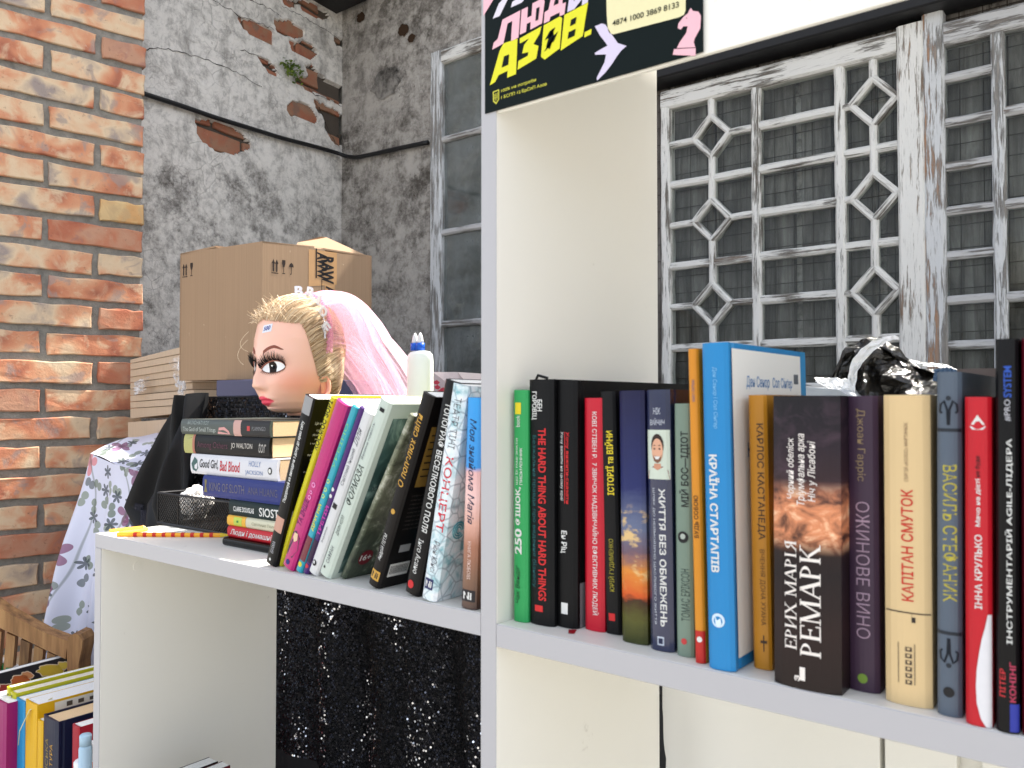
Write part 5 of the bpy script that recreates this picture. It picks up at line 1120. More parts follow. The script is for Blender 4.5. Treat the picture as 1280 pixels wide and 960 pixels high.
# ------------------------------------------------------------------ cardboard box on the stand
def mat_card(name, c, rib='z'):
    t = NT(name); s3 = (420, 420, 3) if rib == 'z' else (3, 3, 420)
    w_ = t.noise(1, 2, .4, None, s3); n = t.noise(6, 6, .65); f = t.noise(220, 3)
    col = t.mix(t.math('MULTIPLY', t.ramp(w_, [(.35, 1.0), (.6, 0.0)]), .16), c, tuple(x*.5 for x in c[:3])+(1,)); col = t.mix(t.math('MULTIPLY', n, .22), col, tuple(x*.6 for x in c[:3])+(1,))
    col = t.mix(t.ramp(t.noise(45, 4, .7), [(.70, 0.0), (.76, .5)]), col, c8(225, 205, 175)); t.bump(w_, .25, .001); return t.fin(col, .82, .2)
CARD = mat_card('cardboard', c8(164, 137, 110)); CARDL = mat_card('pale_cardboard', c8(206, 186, 162)); TAPE = M(c8(190, 146, 96), .22, .5, .1, 20)
zb_ = EYE + .052; nc = atD(327, 474, 1.80); lc = atD(224, 474, 1.95); rc = atD(464, 474, 1.98)
bx = thing('cardboard_box', 'large brown cardboard box with handling symbols and black tape, behind the doll head', 'box')
def G(p, z): return Vector((p.x, p.y, z))
bc = G(lc + (rc - nc), 0); zt_b = atD(328, 303, 1.80).z
def wall_(a, b, z0, z1, th_=.004):
    a, b = G(a, 0), G(b, 0); d = (b-a).normalized(); n = Vector((-d.y, d.x, 0))*th_
    return MB().prism([a+Vector((0,0,z0)), b+Vector((0,0,z0)), b+n+Vector((0,0,z0)), a+n+Vector((0,0,z0))], (0, 0, z1-z0))
obj('left_panel', wall_(lc, nc, zb_, zt_b), CARD, bx); obj('right_panel', wall_(nc, rc, zb_, zt_b), CARD, bx); obj('back_panel', wall_(rc, bc, zb_, zt_b), CARD, bx); obj('side_panel', wall_(bc, lc, zb_, zt_b), CARD, bx)
obj('bottom_panel', MB().add([G(p, zb_+.003) for p in (lc, nc, rc, bc)], [(0, 1, 2, 3)]), CARD, bx)
cen = (lc+rc+nc+bc)/4
def flap(a, b, lift, frac, name='flap'):
    a, b = G(a, zt_b), G(b, zt_b); mid = (a+b)/2; inn = (G(cen, zt_b)-mid)*frac; up = Vector((0, 0, lift))
    obj(name, MB().prism([a, b, b+inn+up, a+inn+up], (0, 0, .004)), CARD, bx)
flap(lc, nc, .004, .9); flap(rc, bc, .003, .92); flap(bc, lc, .006, .9)
fr_ = rc.lerp(nc, .42); apx = G(rc.lerp(nc, .6), zt_b+.052) + (cen-(rc+nc)/2)*.5
fb = lambda x, y, d: atD(x, y, d)
obj('flap', MB().prism([fb(368, 310, 1.862), fb(372, 303, 1.88), fb(402, 295.5, 1.95), fb(408, 296.5, 1.97), fb(446, 314, 2.02), fb(464, 322, 1.985), fb(462, 326, 1.984)], Vector((-.02, .035, -.012))*.12), CARD, bx); flap(nc, rc.lerp(nc, .45), .006, .5)
def onbox(a, b, u, z, off=.0006):                 # point on a box face
    a, b = G(a, 0), G(b, 0); d = (b-a); n = Vector((d.y, -d.x, 0)).normalized(); p = a + d*u + n*off; p.z = z; return p
def bprint(a, b, polys, mat=None, off=.0006, name='printed_symbol'):
    mm = MB()
    for P in polys: mm.add([onbox(a, b, u, z, off) for u, z in P], [tuple(range(len(P)))])
    return obj(name, mm, mat or ink(48, 36, 30), bx)
HH = zt_b-zb_
def sym(a, b, u0, sc, z0, n3=True):
    R = lambda x0, x1, y0, y1: [(u0+x0*sc, z0+y0), (u0+x1*sc, z0+y0), (u0+x1*sc, z0+y1), (u0+x0*sc, z0+y1)]
    H = .030; P = [R(0, .1, .002, H-.008), R(.22, .32, .002, H-.008), R(-.06, .38, -.002, 0)]
    for x in (.05, .27): P.append([(u0+(x-.11)*sc, z0+H-.010), (u0+(x+.11)*sc, z0+H-.010), (u0+x*sc, z0+H)])
    P += [[(u0+.62*sc, z0+H), (u0+.62*sc, z0+H-.008), (u0+.68*sc, z0+.014), (u0+.78*sc, z0+.014), (u0+.84*sc, z0+H-.008), (u0+.84*sc, z0+H)], R(.71, .75, .002, .015), R(.64, .82, -.001, .001)]
    if n3: P += [[(u0+1.08*sc, z0+.016), (u0+1.12*sc, z0+.022), (u0+1.24*sc, z0+.026), (u0+1.36*sc, z0+.022), (u0+1.40*sc, z0+.016)], R(1.22, 1.26, .0, .018), R(1.16, 1.24, -.001, .001)]
    return P
bprint(nc, rc, sym(nc, rc, .085, .13, zt_b-.062)); bprint(lc, nc, sym(lc, nc, .04, .15, zt_b-.052, False))
# tape down the right panel with black lettering
bprint(nc, rc, [[(.40, zt_b-.085), (.66, zt_b-.075), (.66, zt_b), (.40, zt_b)]], TAPE, .0004, 'tape'); bprint(nc, rc, [[(.55, zb_), (.645, zb_), (.645, zt_b-.07), (.55, zt_b-.07)]], TAPE, .0005, 'tape')
bprint(nc, rc, [[(.462, zt_b-.064), (.474, zt_b-.064), (.474, zt_b+.004), (.462, zt_b+.004)], [(.515, zt_b-.23), (.52, zt_b-.23), (.523, zt_b-.02), (.517, zt_b-.02)]], ink(22, 20, 22), .0008, 'tape_print')
for s_, u0, u1, z1_, z0_ in (('AWW', .475, .565, zt_b-.004, zt_b-.066), ('RAW', .52, .63, zt_b-.012, zt_b-.075), ('AWO', .555, .64, zt_b-.08, zt_b-.142)):
    g = glyphs(s_, .045); obj('tape_lettering', MB().add([onbox(nc, rc, u0+(u1-u0)*y, z1_+(z0_-z1_)*x, .0011) for x, y in g[0]], g[1]), ink(24, 20, 22), bx)
# dark blue folder under the box and floral tin, glue, on the stand
o_ = atD(252, 489, 1.74)
tag(obj('blue_folder', MB().cbox((-1.66, 1.035, STOP+.002), (-1.40, 1.27, EYE+.050), .002), M(c8(84, 86, 112), .5, .4, .2)), 'flat blue-grey folder under the cardboard box on the draped stand', 'folder')
gl = thing('glue_bottle', 'white plastic bottle with blue collar and two pointed nozzles behind the veil', 'bottle')
gp = atD(523, 490, 1.16); gz = ZL
gx, gy = gp.x, .775
gp = onY(523, 480, gy); gx = gp.x
wpx = 1.03e3/((gx*-.62+gy*.785))
zt1 = onY(523, 440, gy).z; z2 = onY(523, 438, gy).z; z3 = onY(523, 429, gy).z; z4 = onY(523, 416, gy).z; hw = 20/wpx
PLW = NT('milky_plastic'); PLW.b.inputs['Subsurface Weight'].default_value = .3; PLW.b.inputs['Subsurface Radius'].default_value = (.02, .02, .02); PLW = PLW.fin(c8(232, 238, 232), .3, .5)
obj('body', MB().lathe([(hw*.95, gz), (hw, gz+.006), (hw, zt1-.012), (hw*.93, zt1-.004), (hw*.75, zt1), (hw*.5, zt1+.001)], (gx+.003, gy, 0), 28, sx=1, sy=.6), PLW, gl, True)
for s_ in (-1, 1):
    cx_ = gx - .0015 + s_*.0048
    obj('collar', MB().lathe([(.0060, z2), (.0060, z3)], (cx_, gy, 0), 16), cm(30, 96, 210, .35), gl, True)
    obj('nozzle', MB().lathe([(.0045, z3), (.0042, z3+.003), (.0030, z4-.004), (.0008, z4)], (cx_, gy, 0), 14), cm(240, 240, 240, .35), gl, True)
tag(obj('floral_tin', MB().prism([atD(541, 465, 1.5), atD(572, 465, 1.5), atD(583, 478, 1.47), atD(588, 500, 1.47), atD(541, 500, 1.5)], Vector((-.03, .14, 0))), mat_card('pink_floral_card', c8(196, 184, 180))), 'greyish box lid with red floral print behind the glue bottle', 'box')
fl_ = COL.objects['floral_tin']
for (x_, y_) in ((545, 478), (549, 490), (553, 487), (546, 484)):
    obj('floral_print', MB().add([atD(x_+dx, y_+dy, 1.462) for dx, dy in ((-3, -1), (1, -3), (5, 0), (2, 3), (-2, 2))], [(0, 1, 2, 3, 4)]), ink(190, 60, 76), fl_)
# ------------------------------------------------------------------ floral tablecloth over a tall table
t = NT('floral_cloth'); P_ = t.tc.outputs['UV']
def flower_layer(t, sc, off, petals, size, thr):
    mp = t.n('Mapping'); mp.inputs['Scale'].default_value = (sc, sc, 1); mp.inputs['Location'].default_value = (off, off*1.7, 0); t.l(P_, mp.inputs[0])
    vo = t.n('TexVoronoi', voronoi_dimensions='2D'); vo.inputs['Scale'].default_value = 1; vo.inputs['Randomness'].default_value = .75; t.l(mp.outputs[0], vo.inputs['Vector'])
    sb = t.n('VectorMath', operation='SUBTRACT'); t.l(mp.outputs[0], sb.inputs[0]); t.l(vo.outputs['Position'], sb.inputs[1]); q = t.xyz(sb.outputs[0])
    ang = t.math('ARCTAN2', q[1], q[0]); sc_ = t.n('SeparateColor'); t.l(vo.outputs['Color'], sc_.inputs[0]); c = sc_.outputs
    ang = t.math('ADD', ang, t.math('MULTIPLY', c[0], 6.28)); pe = t.math('ABSOLUTE', t.math('COSINE', t.math('MULTIPLY', ang, petals/2)))
    rad = t.math('MULTIPLY', t.math('ADD', t.math('MULTIPLY', pe, .75), .25), size); d = t.n('VectorMath', operation='LENGTH'); t.l(sb.outputs[0], d.inputs[0])
    ins = t.math('LESS_THAN', d.outputs['Value'], rad); on = t.math('GREATER_THAN', c[1], thr); return t.math('MULTIPLY', ins, on), c, d.outputs['Value']
base = c8(214, 216, 232)
nn = t.noise(9, 3, .5, P_); col = t.mix(t.math('MULTIPLY', nn, .1), base, c8(180, 184, 206))
f2, c2, _ = flower_layer(t, 13, 3.1, 2, .38, .25); col = t.mix(t.math('MULTIPLY', f2, .8), col, t.ramp(c2[2], [(0, c8(92, 108, 84)), (.5, c8(140, 150, 130)), (1, c8(84, 92, 96))]))
f3, c3, _ = flower_layer(t, 11, 7.7, 6, .30, .45); col = t.mix(t.math('MULTIPLY', f3, .85), col, c8(70, 78, 82))
f1, c1, d1 = flower_layer(t, 6.5, 1.3, 4, .34, .42); fc = t.ramp(c1[2], [(0, c8(120, 74, 110)), (.5, c8(140, 88, 118)), (.72, c8(214, 130, 140)), (.9, c8(226, 190, 130))]); fc = t.mix(t.ramp(d1, [(0, .6), (.12, 0.0)]), fc, c8(60, 40, 60)); col = t.mix(t.math('MULTIPLY', f1, .85), col, fc)
st_ = t.n('TexWave', wave_type='BANDS'); st_.inputs['Scale'].default_value = 1.6; st_.inputs['Distortion'].default_value = 14; st_.inputs['Detail'].default_value = 1; st_.inputs['Detail Scale'].default_value = .8; t.l(P_, st_.inputs[0])
col = t.mix(t.ramp(st_.outputs['Fac'], [(.0, .55), (.012, 0.0)]), col, c8(96, 106, 92)); FLOR = t.fin(col, .85, .2)
def uvgrid(name, P, nu, nv, f, mat, par, su, sv, ou=0, ov=0):
    mb = patch(P, nu, nv, f); o = obj(name, mb, mat, par, True); uv = o.data.uv_layers.new(name='UVMap')
    for poly in o.data.polygons:
        for li, vi in zip(poly.loop_indices, poly.vertices): i, j = vi % (nu+1), vi//(nu+1); uv.data[li].uv = (ou+i/nu*su, ov+j/nv*sv)
    return o
tb = thing('covered_table', 'tall table covered by a lilac-white floral tablecloth, in front of the brick pillar', 'table')
A = atD(113, 567, 1.98); B = atD(202, 540, 2.25); C_ = atD(262, 560, 1.98); D_ = atD(176, 590, 1.80); D2 = atD(250, 640, 1.74)
F0 = atD(58, 850, 1.93); F1 = atD(118, 850, 1.84); F2 = atD(190, 850, 1.76); F3 = atD(250, 850, 1.72)
fz = .05
def low(p, k=1.15): q = p.copy(); q.z = fz; return q
M1 = A.lerp(D_, .5)+Vector((0, 0, -.004))
uvgrid('tablecloth_top', [[A, M1, D_, D2], [A.lerp(B, .5)+Vector((0, 0, .014)), A.lerp(C_, .35)+Vector((0, .04, .014)), D_.lerp(C_, .5), D2.lerp(C_, .5)], [B, B.lerp(C_, .3), C_, C_]], 50, 40, lambda u, v: Vector((0, 0, .004*sin(u*9+v*7))), FLOR, tb, .5, .35, .1, .9)
def ff(u, v): k = sst(0, .35, v); return Vector((.0, k*(-.022*sin(u*17+1+v*1.2) - .010*sin(u*39+v*3)), 0))
uvgrid('tablecloth_front', [[A, M1, D_, D2], [A.lerp(F0, .5), M1.lerp(F1, .5), D_.lerp(F2, .5), D2.lerp(F3, .5)], [F0, F1, F2, F3], [low(F0)+Vector((-.05, 0, 0)), low(F1), low(F2), low(F3)]], 110, 90, ff, FLOR, tb, .62, 1.25)
obj('tablecloth_back', MB().add([A, B, low(B), low(F0)+Vector((-.05, 0, 0))], [(0, 1, 2, 3)]), FLOR, tb)
# flattened cardboard stack wrapped in plastic
fs_ = thing('flattened_cartons', 'stack of flattened pale cartons in torn clear film, between brick pillar and cardboard box', 'carton stack')
r = random.Random(8); L0 = [(166, 521), (245, 512)]; lines = [(521, 526), (508, 514), (500, 503), (492, 494), (484, 484), (476, 474), (469, 465), (460, 456), (452, 447), (447, 443)]
for i in range(len(lines)-1):
    yl, yr = lines[i][0], lines[i][1]-10*0; yl2, yr2 = lines[i+1]
    dl = r.uniform(-.02, .02); x1 = 246 - i*1.4 + r.uniform(-2, 2)
    yr = 526 - (526-443)*(i/ (len(lines)-1))**1.0 - 6; yr2 = 526 - (526-443)*((i+1)/(len(lines)-1)) - 6
    a_ = atD(163, yl+2, 2.35+dl); b_ = atD(x1, yr-6, 2.15+dl); c_ = atD(x1, yr2-5.2, 2.15+dl); d_ = atD(163, yl2+2.8, 2.35+dl)
    obj('carton', MB().prism([a_, b_, c_, d_], Vector((.08, .40, 0))), CARDL, fs_)
t = NT('clear_film'); tr = t.n('BsdfTransparent'); gl_ = t.n('BsdfPrincipled'); gl_.inputs['Base Color'].default_value = c8(226, 228, 232); gl_.inputs['Roughness'].default_value = .25
nn = t.noise(24, 5, .7, None, (1, 1, .5)); mx = t.n('MixShader'); t.l(t.ramp(nn, [(.42, .05), (.62, .85)]), mx.inputs[0]); t.l(tr.outputs[0], mx.inputs[1]); t.l(gl_.outputs[0], mx.inputs[2]); t.l(mx.outputs[0], t.out.inputs[0]); FILM = t.m
for P in ([[atD(212, 452, 2.12), atD(226, 443, 2.10)], [atD(219, 474, 2.12), atD(229, 470, 2.10)], [atD(225, 500, 2.12), atD(233, 498, 2.10)]], [[atD(168, 478, 2.28), atD(186, 470, 2.24)], [atD(168, 494, 2.28), atD(182, 488, 2.24)]]):
    obj('torn_film', patch(P, 14, 24, lambda u, v: Vector((.004*noise.noise(Vector((u*5, v*7, 2))), .010*noise.noise(Vector((u*6, v*9, 1))), .004*noise.noise(Vector((u*6, v*5, 7)))))), FILM, fs_)
a_ = atD(160, 525, 2.3)
tag(obj('pale_board', MB().prism([atD(160, 528, 2.30), atD(250, 521, 2.10), atD(250, 575, 2.10), atD(160, 560, 2.30)], Vector((.05, .35, 0))), CARDL), 'pale board box under the flattened cartons behind the floral table', 'box')
# ------------------------------------------------------------------ bench
t = NT('bench_wood'); g = t.noise(1, 5, .6, None, (60, 60, 5), .2); WOOD = t.fin(t.ramp(g, [(.3, c8(96, 68, 40)), (.5, c8(142, 104, 64)), (.7, c8(170, 130, 84))]), .6, .35); 
bn = thing('wooden_chair', 'slatted brown wooden garden chair with curved back rail, left behind the books', 'chair')
DW = 1.70
def slab(pts, th_, name, mat=WOOD): obj(name, MB().prism(pts, Vector((-.62, .785, 0))*th_), mat, bn, False)
tp_ = [(-60, 728), (-20, 746), (4, 763), (28, 776), (56, 791), (84, 801)]; bt_ = [(82, 824), (56, 812), (28, 798), (4, 787), (-20, 772), (-60, 756)]
slab([atD(x, y, DW) for x, y in tp_+bt_], .035, 'top_rail')
pr = [(83, 803), (86, 796), (92, 792), (99, 794), (103, 801), (102, 812), (98, 830), (97, 1060), (84, 1060), (84, 830)]
slab([atD(x, y, DW-.02) for x, y in pr], .05, 'back_post')
for i, (x0, y0) in enumerate(((-46, 770), (-28, 776), (-9, 785), (8, 791), (26, 799), (43, 807), (59, 815))):
    slab([atD(x0, y0, DW+.012), atD(x0+11, y0+5, DW+.012), atD(x0-2-16+11, 1010, DW+.012), atD(x0-2-16, 1010, DW+.012)], .012, 'back_slat')
slab([atD(-120, 990, DW-.02), atD(100, 1000, DW-.03), atD(100, 1018, DW-.03), atD(-120, 1008, DW-.02)], .42, 'seat')
for x in (-115, 88):
    p = atD(x, 1015, DW-.04); obj('leg', MB().cbox((p.x, p.y, 0), (p.x+.04, p.y+.04, p.z), .002), WOOD, bn); obj('leg', MB().cbox((p.x+.22, p.y+.32, 0), (p.x+.26, p.y+.36, p.z), .002), WOOD, bn)
# ------------------------------------------------------------------ low table with books, bottom left
YT = .62; ZT = EYE - .80
lt = thing('low_table', 'low table carrying the upright yellow and navy books at bottom left', 'table')
obj('table_top', MB().cbox((-2.05, .55, ZT-.02), (-1.26, 1.05, ZT), .002), LAM, lt)
for x in (-2.0, -1.31):
    for y in (.58, .98): obj('leg', MB().cbox((x, y, 0), (x+.04, y+.04, ZT-.0205), .002), LAM, lt)
def low_row(name, label, x0, x1, ytop, Y, D, cov, t_=None, **k):
    A = onY(x0, ytop, Y); B = onY(x1, ytop, Y); return make_book(name, label, (B.x-A.x-.0006) if not t_ else t_, A.z-ZT, D, cov, (A.x, Y, ZT+.0003), (0, 0, 0), **k)
YEL = cm(240, 188, 30, .35); LIME = cm(208, 204, 40, .35)
low_row('book', 'magenta glossy book at the far left edge of the low table', -14, 8, 868, .60, .19, cm(166, 30, 110, .3), page=PAGEW)
b = low_row('book', 'thin lime yellow album with tiny black spine lettering, tallest of the yellow books', 8.5, 12.5, 858, .62, .30, LIME, page=PAGEW)
stext(b, 'ЧАРІВНА КНИГА НАУКИ', 'u', .04, .6, .5, .7, BK, .01)
b = low_row('book', 'second lime yellow album beside the turquoise book on the low table', 13, 19.5, 864, .62, .29, LIME, page=PAGE)
stext(b, 'ВЕЛИКА ЕНЦИКЛОПЕДІЯ ТВАРИН', 'u', .02, .7, .45, .5, BK, .01)
b = low_row('book', 'turquoise blue album between the yellow albums on the low table', 20, 31, 872, .62, .27, cm(30, 148, 204, .35), page=PAGEW)
b = low_row('book', 'large orange yellow album with a white picture panel on its cover', 31.5, 46, 874, .62, .30, YEL, page=PAGEW)
crect(b, .03, .20, .015, .075, ink(230, 226, 214), 'picture_panel'); 
for i in range(7): crect(b, .05+.02*i, .060+.02*i, .028+.004*(i % 3), .058, ink(90, 80, 70), 'panel_print', .0006)
crect(b, .235, .275, .01, .055, ink(30, 26, 24), 'cover_emblem', .0005); crect(b, .24, .27, .028, .034, ink(230, 180, 40), 'cover_emblem', .0008)
obj('bookmark_ribbon', MB().tube([(b.t*.8, .03, b.H+.002), (b.t*.6, -.004, b.H-.012), (b.t*.2, -.012, b.H-.05), (b.t*.1, -.012, b.H-.075)], .0022, 6, flat=.3), cm(232, 222, 170, .6), b.e, True)
b = low_row('book', 'slim plain orange yellow book left of the navy volume', 46.5, 53.5, 899, .615, .10, YEL, page=PAGE)
b = low_row('book', 'thick navy hardback with golden vertical spine lettering on the low table', 54, 73, 893, .60, .22, cm(24, 34, 62, .35), page=PAGET, hard=True, bulge=.002)
stext(b, 'УКРАЇНСЬКА ЛІТЕРАТУРА', 'u', .14, .80, .62, .22, GOLD, 0); stext(b, 'УКРАЇНСЬКА', 'u', .12, .5, .32, .28, ink(150, 130, 70), 0)
b = low_row('book', 'dark red book with white label, nearest the white side panel on the low table', 90, 99, 905, .61, .20, cm(176, 24, 48, .35), page=PAGEW)
crect(b, .03, .14, .03, .14, ink(226, 226, 222), 'label_print'); 
for i in range(9): crect(b, .04+i*.010, .044+i*.010, .05, .12, ink(60, 60, 64), 'label_bar', .0006)
# paint tubes in front of it
for i, (x, y, cc, lab) in enumerate(((107, 918, (170, 200, 220), 'small pale blue paint pot in front of the dark red book'), (114, 928, (226, 226, 226), 'small white paint pot with orange label beside the pale blue pot'), (104, 950, (236, 236, 238), 'white bottle cap nearest the bottom of the photo by the side panel'))):
    p = onY(x, y, .565+.012*i-.02*(i == 2)); r_ = .009 if i < 2 else .014
    q = thing('paint_pot', lab, 'paint pot', (p.x, p.y, ZT+.0003)); h = p.z-ZT
    obj('body', MB().lathe([(r_*.95, 0), (r_, .004), (r_, h-.02), (r_*.8, h-.015)], (0, 0, 0), 20), M(c8(*cc), .3, .5, .1), q, True); obj('cap', MB().lathe([(r_*.9, h-.0155), (r_*.92, h-.002), (r_*.8, h)], (0, 0, 0), 20), M(c8(*cc), .35, .5, .1), q, True)
    if i == 1: obj('label', MB().lathe([(r_+.0003, h-.05), (r_+.0003, h-.026)], (0, 0, 0), 20), ink(220, 110, 60), q, True)
# the dark picture book behind, and a green one
p0, p1 = atD(-30, 850, 1.60), atD(97, 817, 1.72)
pb_ = thing('book', 'large dark picture book with orange and yellow creatures, leaning behind the yellow albums', 'book')
dn = Vector((0, 0, -.28)); nb_ = (p1-p0).cross(dn).normalized(); nb_ = nb_ if nb_.y < 0 else -nb_
obj('cover', MB().prism([p0, p1, p1+dn, p0+dn], -nb_*.003), M(c8(40, 46, 48), .3, .5, .5, 20), pb_); obj('page_block', MB().prism([p0-nb_*.0032, p1-nb_*.0032, p1+dn-nb_*.0032, p0+dn-nb_*.0032], -nb_*.014), PAGEW, pb_); obj('cover', MB().prism([p0-nb_*.0174, p1-nb_*.0174, p1+dn-nb_*.0174, p0+dn-nb_*.0174], -nb_*.003), cm(120, 130, 140), pb_)
def blob(cx, cy, rx, ry, col_, seed, off, k=26):
    V = []
    for i in range(k):
        a_ = 2*pi*i/k; q = 1+.45*noise.noise(Vector((cos(a_)*1.8, sin(a_)*1.8, seed))); V.append(atD(cx+rx*q*cos(a_), cy+ry*q*sin(a_)-(cx-50)*.0, 1.66))
    d_ = (p0-V[0]).dot(nb_)
    out = []
    for v in V:
        dr = (v-cam.location).normalized(); s_ = (p0+nb_*off-v).dot(nb_)/dr.dot(nb_); out.append(v+dr*s_)
    return out
for cx, cy, rx, ry, cc, sd_ in ((64, 838, 16, 7, (196, 172, 60), 1), (80, 832, 8, 4, (210, 190, 80), 2), (26, 851, 12, 6, (178, 96, 50), 3), (6, 862, 8, 7, (150, 60, 50), 4), (34, 844, 7, 4, (200, 140, 90), 5), (90, 843, 5, 7, (90, 100, 110), 6)):
    obj('cover_picture', MB().add(blob(cx, cy, rx+1.4, ry+1.2, cc, sd_, .0006), [tuple(range(26))]), ink(216, 200, 170), pb_); obj('cover_picture', MB().add(blob(cx, cy, rx, ry, cc, sd_, .0012), [tuple(range(26))]), ink(*cc), pb_)
p0, p1 = atD(-30, 812, 1.80), atD(22, 838, 1.70)
gb = thing('book', 'green book with white edge at the left margin behind the dark picture book', 'book'); dn = Vector((0, 0, -.25))
obj('cover', MB().prism([p0, p1, p1+dn, p0+dn], Vector((-.004, -.008, 0))), cm(40, 130, 70), gb); obj('page_block', MB().prism([p0+Vector((.0005, .0010, .001)), p1+Vector((.0005, .0010, .001)), p1+dn+Vector((.0005, .0010, .001)), p0+dn+Vector((.0005, .0010, .001))], Vector((.006, .014, 0))), PAGEW, gb)
# books on the lower shelf of the left bay
zs = EYE-.72+SH
for (x0, x1, y0, Y, cc, lab) in ((198, 209, 970, .56, (60, 36, 30), 'dark brown book whose top just shows at the bottom edge below the left shelf'), (214, 224, 976, .56, (90, 22, 34), 'dark red book with white pages beside the brown one at the bottom edge')):
    A_ = onY(x0, y0, Y); B_ = onY(x1, y0, Y); make_book('book', lab, B_.x-A_.x, A_.z-zs, .072, cm(*cc), (A_.x, Y, zs+.0003), (0, 0, 0), page=PAGET if x0 == 228 else PAGEW)
# ------------------------------------------------------------------ crumpled black bag and white sheet on the cabinet
ZC = EYE-.012
t = NT('black_film'); BAGM = t.fin(c8(30, 28, 24), .16, .6); t.bump(t.noise(60, 5, .6, None, None, 1.5), .6, .004)
pa = onY(1115, 486, 1.05)
def bag(u, v):
    a_ = pi*u; k = sin(a_)**.5
    x = -.122 + .225*(u-.5) ; 
    top = [(0, .0), (.06, .050), (.12, .082), (.24, .098), (.36, .080), (.48, .046), (.78, .034), (1, .0)]
    for i in range(len(top)-1):
        if top[i][0] <= u <= top[i+1][0]: w_ = (u-top[i][0])/(top[i+1][0]-top[i][0]); h = top[i][1]*(1-w_)+top[i+1][1]*w_
    r_ = lambda s: 1.3*(noise.voronoi(Vector((u*8, v*6, s)))[0][0]-.4) + .35*noise.noise(Vector((u*15, v*11, s)))
    y = 1.045 + .09*v*1.0 - .045*sin(pi*v*.5)*0
    z = ZC + (h*.82+.010)*sin(pi/2*min(1, v*1.9)) * (1 if v < .6 else 1-.9*((v-.6)/.4)**2)
    return Vector((x + .012*r_(1), y - .03*(1-v) + .034*r_(5), z + .008*r_(9)))
bo = obj('black_bag', MB().grid(bag, 46, 30), BAGM, None, False); bo.location = (pa.x+.150, 0, 0)
tag(bo, 'crumpled shiny black plastic bag on the white cabinet, above the cream book', 'plastic bag')
WF = M(c8(242, 242, 240), .4, .4, .05, 20)
def px(pts, Y): return [onY(x, y, Y) for x, y in pts]
P1 = [px([(1062, 492), (1060, 470), (1066, 448), (1082, 430), (1104, 421), (1118, 419), (1124, 422)], 1.035), px([(1069, 492), (1070, 470), (1078, 454), (1092, 438), (1108, 428), (1117, 424), (1123, 425)], 1.02)]
ws = thing('white_plastic', 'bright white torn plastic lining around the crumpled black bag', 'plastic sheet')
cr = lambda u, v: Vector((.002*noise.noise(Vector((u*9, v*5, 2))), .006*noise.noise(Vector((u*11, v*5, 1))), .002*noise.noise(Vector((u*11, v*5, 5)))))
obj('folded_edge', patch(P1, 40, 8, cr), WF, ws); obj('folded_edge', patch([px([(1018, 472), (1040, 472), (1062, 474), (1068, 480)], 1.03), px([(1020, 477), (1040, 488), (1058, 494), (1070, 500)], 1.01)], 24, 8, cr), WF, ws)
obj('folded_edge', patch([px([(1136, 450), (1160, 453), (1184, 456), (1200, 464)], 1.06), px([(1142, 457), (1164, 458), (1184, 460), (1202, 467)], 1.05)], 24, 6, cr), WF, ws)
tag(obj('blue_cloth', patch([px([(1168, 462), (1186, 459), (1200, 464)], 1.02), px([(1166, 476), (1186, 478), (1202, 474)], .99)], 14, 8, cr), cm(70, 96, 124, .8)), 'small bit of blue cloth peeping over the slate grey book', 'cloth')
tag(obj('white_papers', MB().prism(px([(1003, 484), (1048, 487), (1070, 500), (1003, 500)], .99), Vector((.01, .08, 0))), M(c8(190, 196, 202), .6, .3, .3, 30)), 'small pile of bluish papers behind the thick cloudy book', 'papers')
# dark strap hanging beside the divider below the right shelf
tag(obj('black_strap', patch([px([(822, 868), (826, 868)], .90), px([(822, 905), (829, 912)], .90), px([(821, 940), (833, 948)], .90), px([(821, 1000), (828, 1010)], .90)], 6, 30, lambda u, v: Vector((0, .002*sin(v*9), 0))), M(c8(24, 24, 26), .6, .3)), 'black strap hanging behind the divider below the right shelf', 'strap')
# ------------------------------------------------------------------ poster on the header board
YPo = YF - .0012
po = thing('poster', 'dark green fundraising poster with yellow and pink slanted letters, swallow and chess knight', 'poster')
def Q(x, y, off=0): return onY(600+x/4.2667, y/4.2667, YPo-off)
bl_, br_ = Q(26, 606), Q(1189, 300); zt_p = bl_.z + .262
obj('sheet', MB().box((bl_.x, YPo, bl_.z), (br_.x, YPo+.0009, zt_p)), M(c8(5, 18, 17), .6, .15, .1, 6), po)
PY = ink(226, 222, 40); PP = ink(240, 186, 196); LIL = ink(214, 204, 226); DKG = M(c8(5, 18, 17), .6, .15, .1, 6); CR = ink(232, 224, 176)
def poly(pts, mat, name='letter', off=.0003): obj(name, MB().add([Q(x, y, off) for x, y in pts], [tuple(range(len(pts)))]), mat, po)
poly([(52,455),(105,270),(125,232),(200,205),(192,395),(145,415),(147,378),(100,400),(80,438)], PY); poly([(128,300),(155,290),(150,345),(115,360)], DKG, 'letter_counter', .0006)
poly([(212,205),(328,140),(318,180),(285,235),(312,245),(300,312),(200,372),(205,325),(255,297),(258,278),(225,285),(235,240),(262,205),(213,232)], PY)
poly([(340,135),(425,88),(438,96),(425,258),(345,318),(325,302)], PY)
for dx, dy in ((0, 0), (14, 40), (-4, 78)): poly([(345+dx,215+dy*.8),(372+dx,165+dy*.8),(402+dx,145+dy*.55),(380+dx,195+dy*.6)], DKG, 'letter_counter', .0006)
poly([(368,190),(388,150),(394,190),(372,262),(352,250)], DKG, 'letter_counter', .0006)
poly([(450,80),(577,12),(562,100),(548,192),(430,270)], PY); poly([(485,105),(515,90),(509,125),(480,140)], DKG, 'letter_counter', .0006); poly([(472,172),(510,153),(504,190),(467,208)], DKG, 'letter_counter', .0006)
poly([(558,172),(595,154),(592,182),(556,200)], PY)
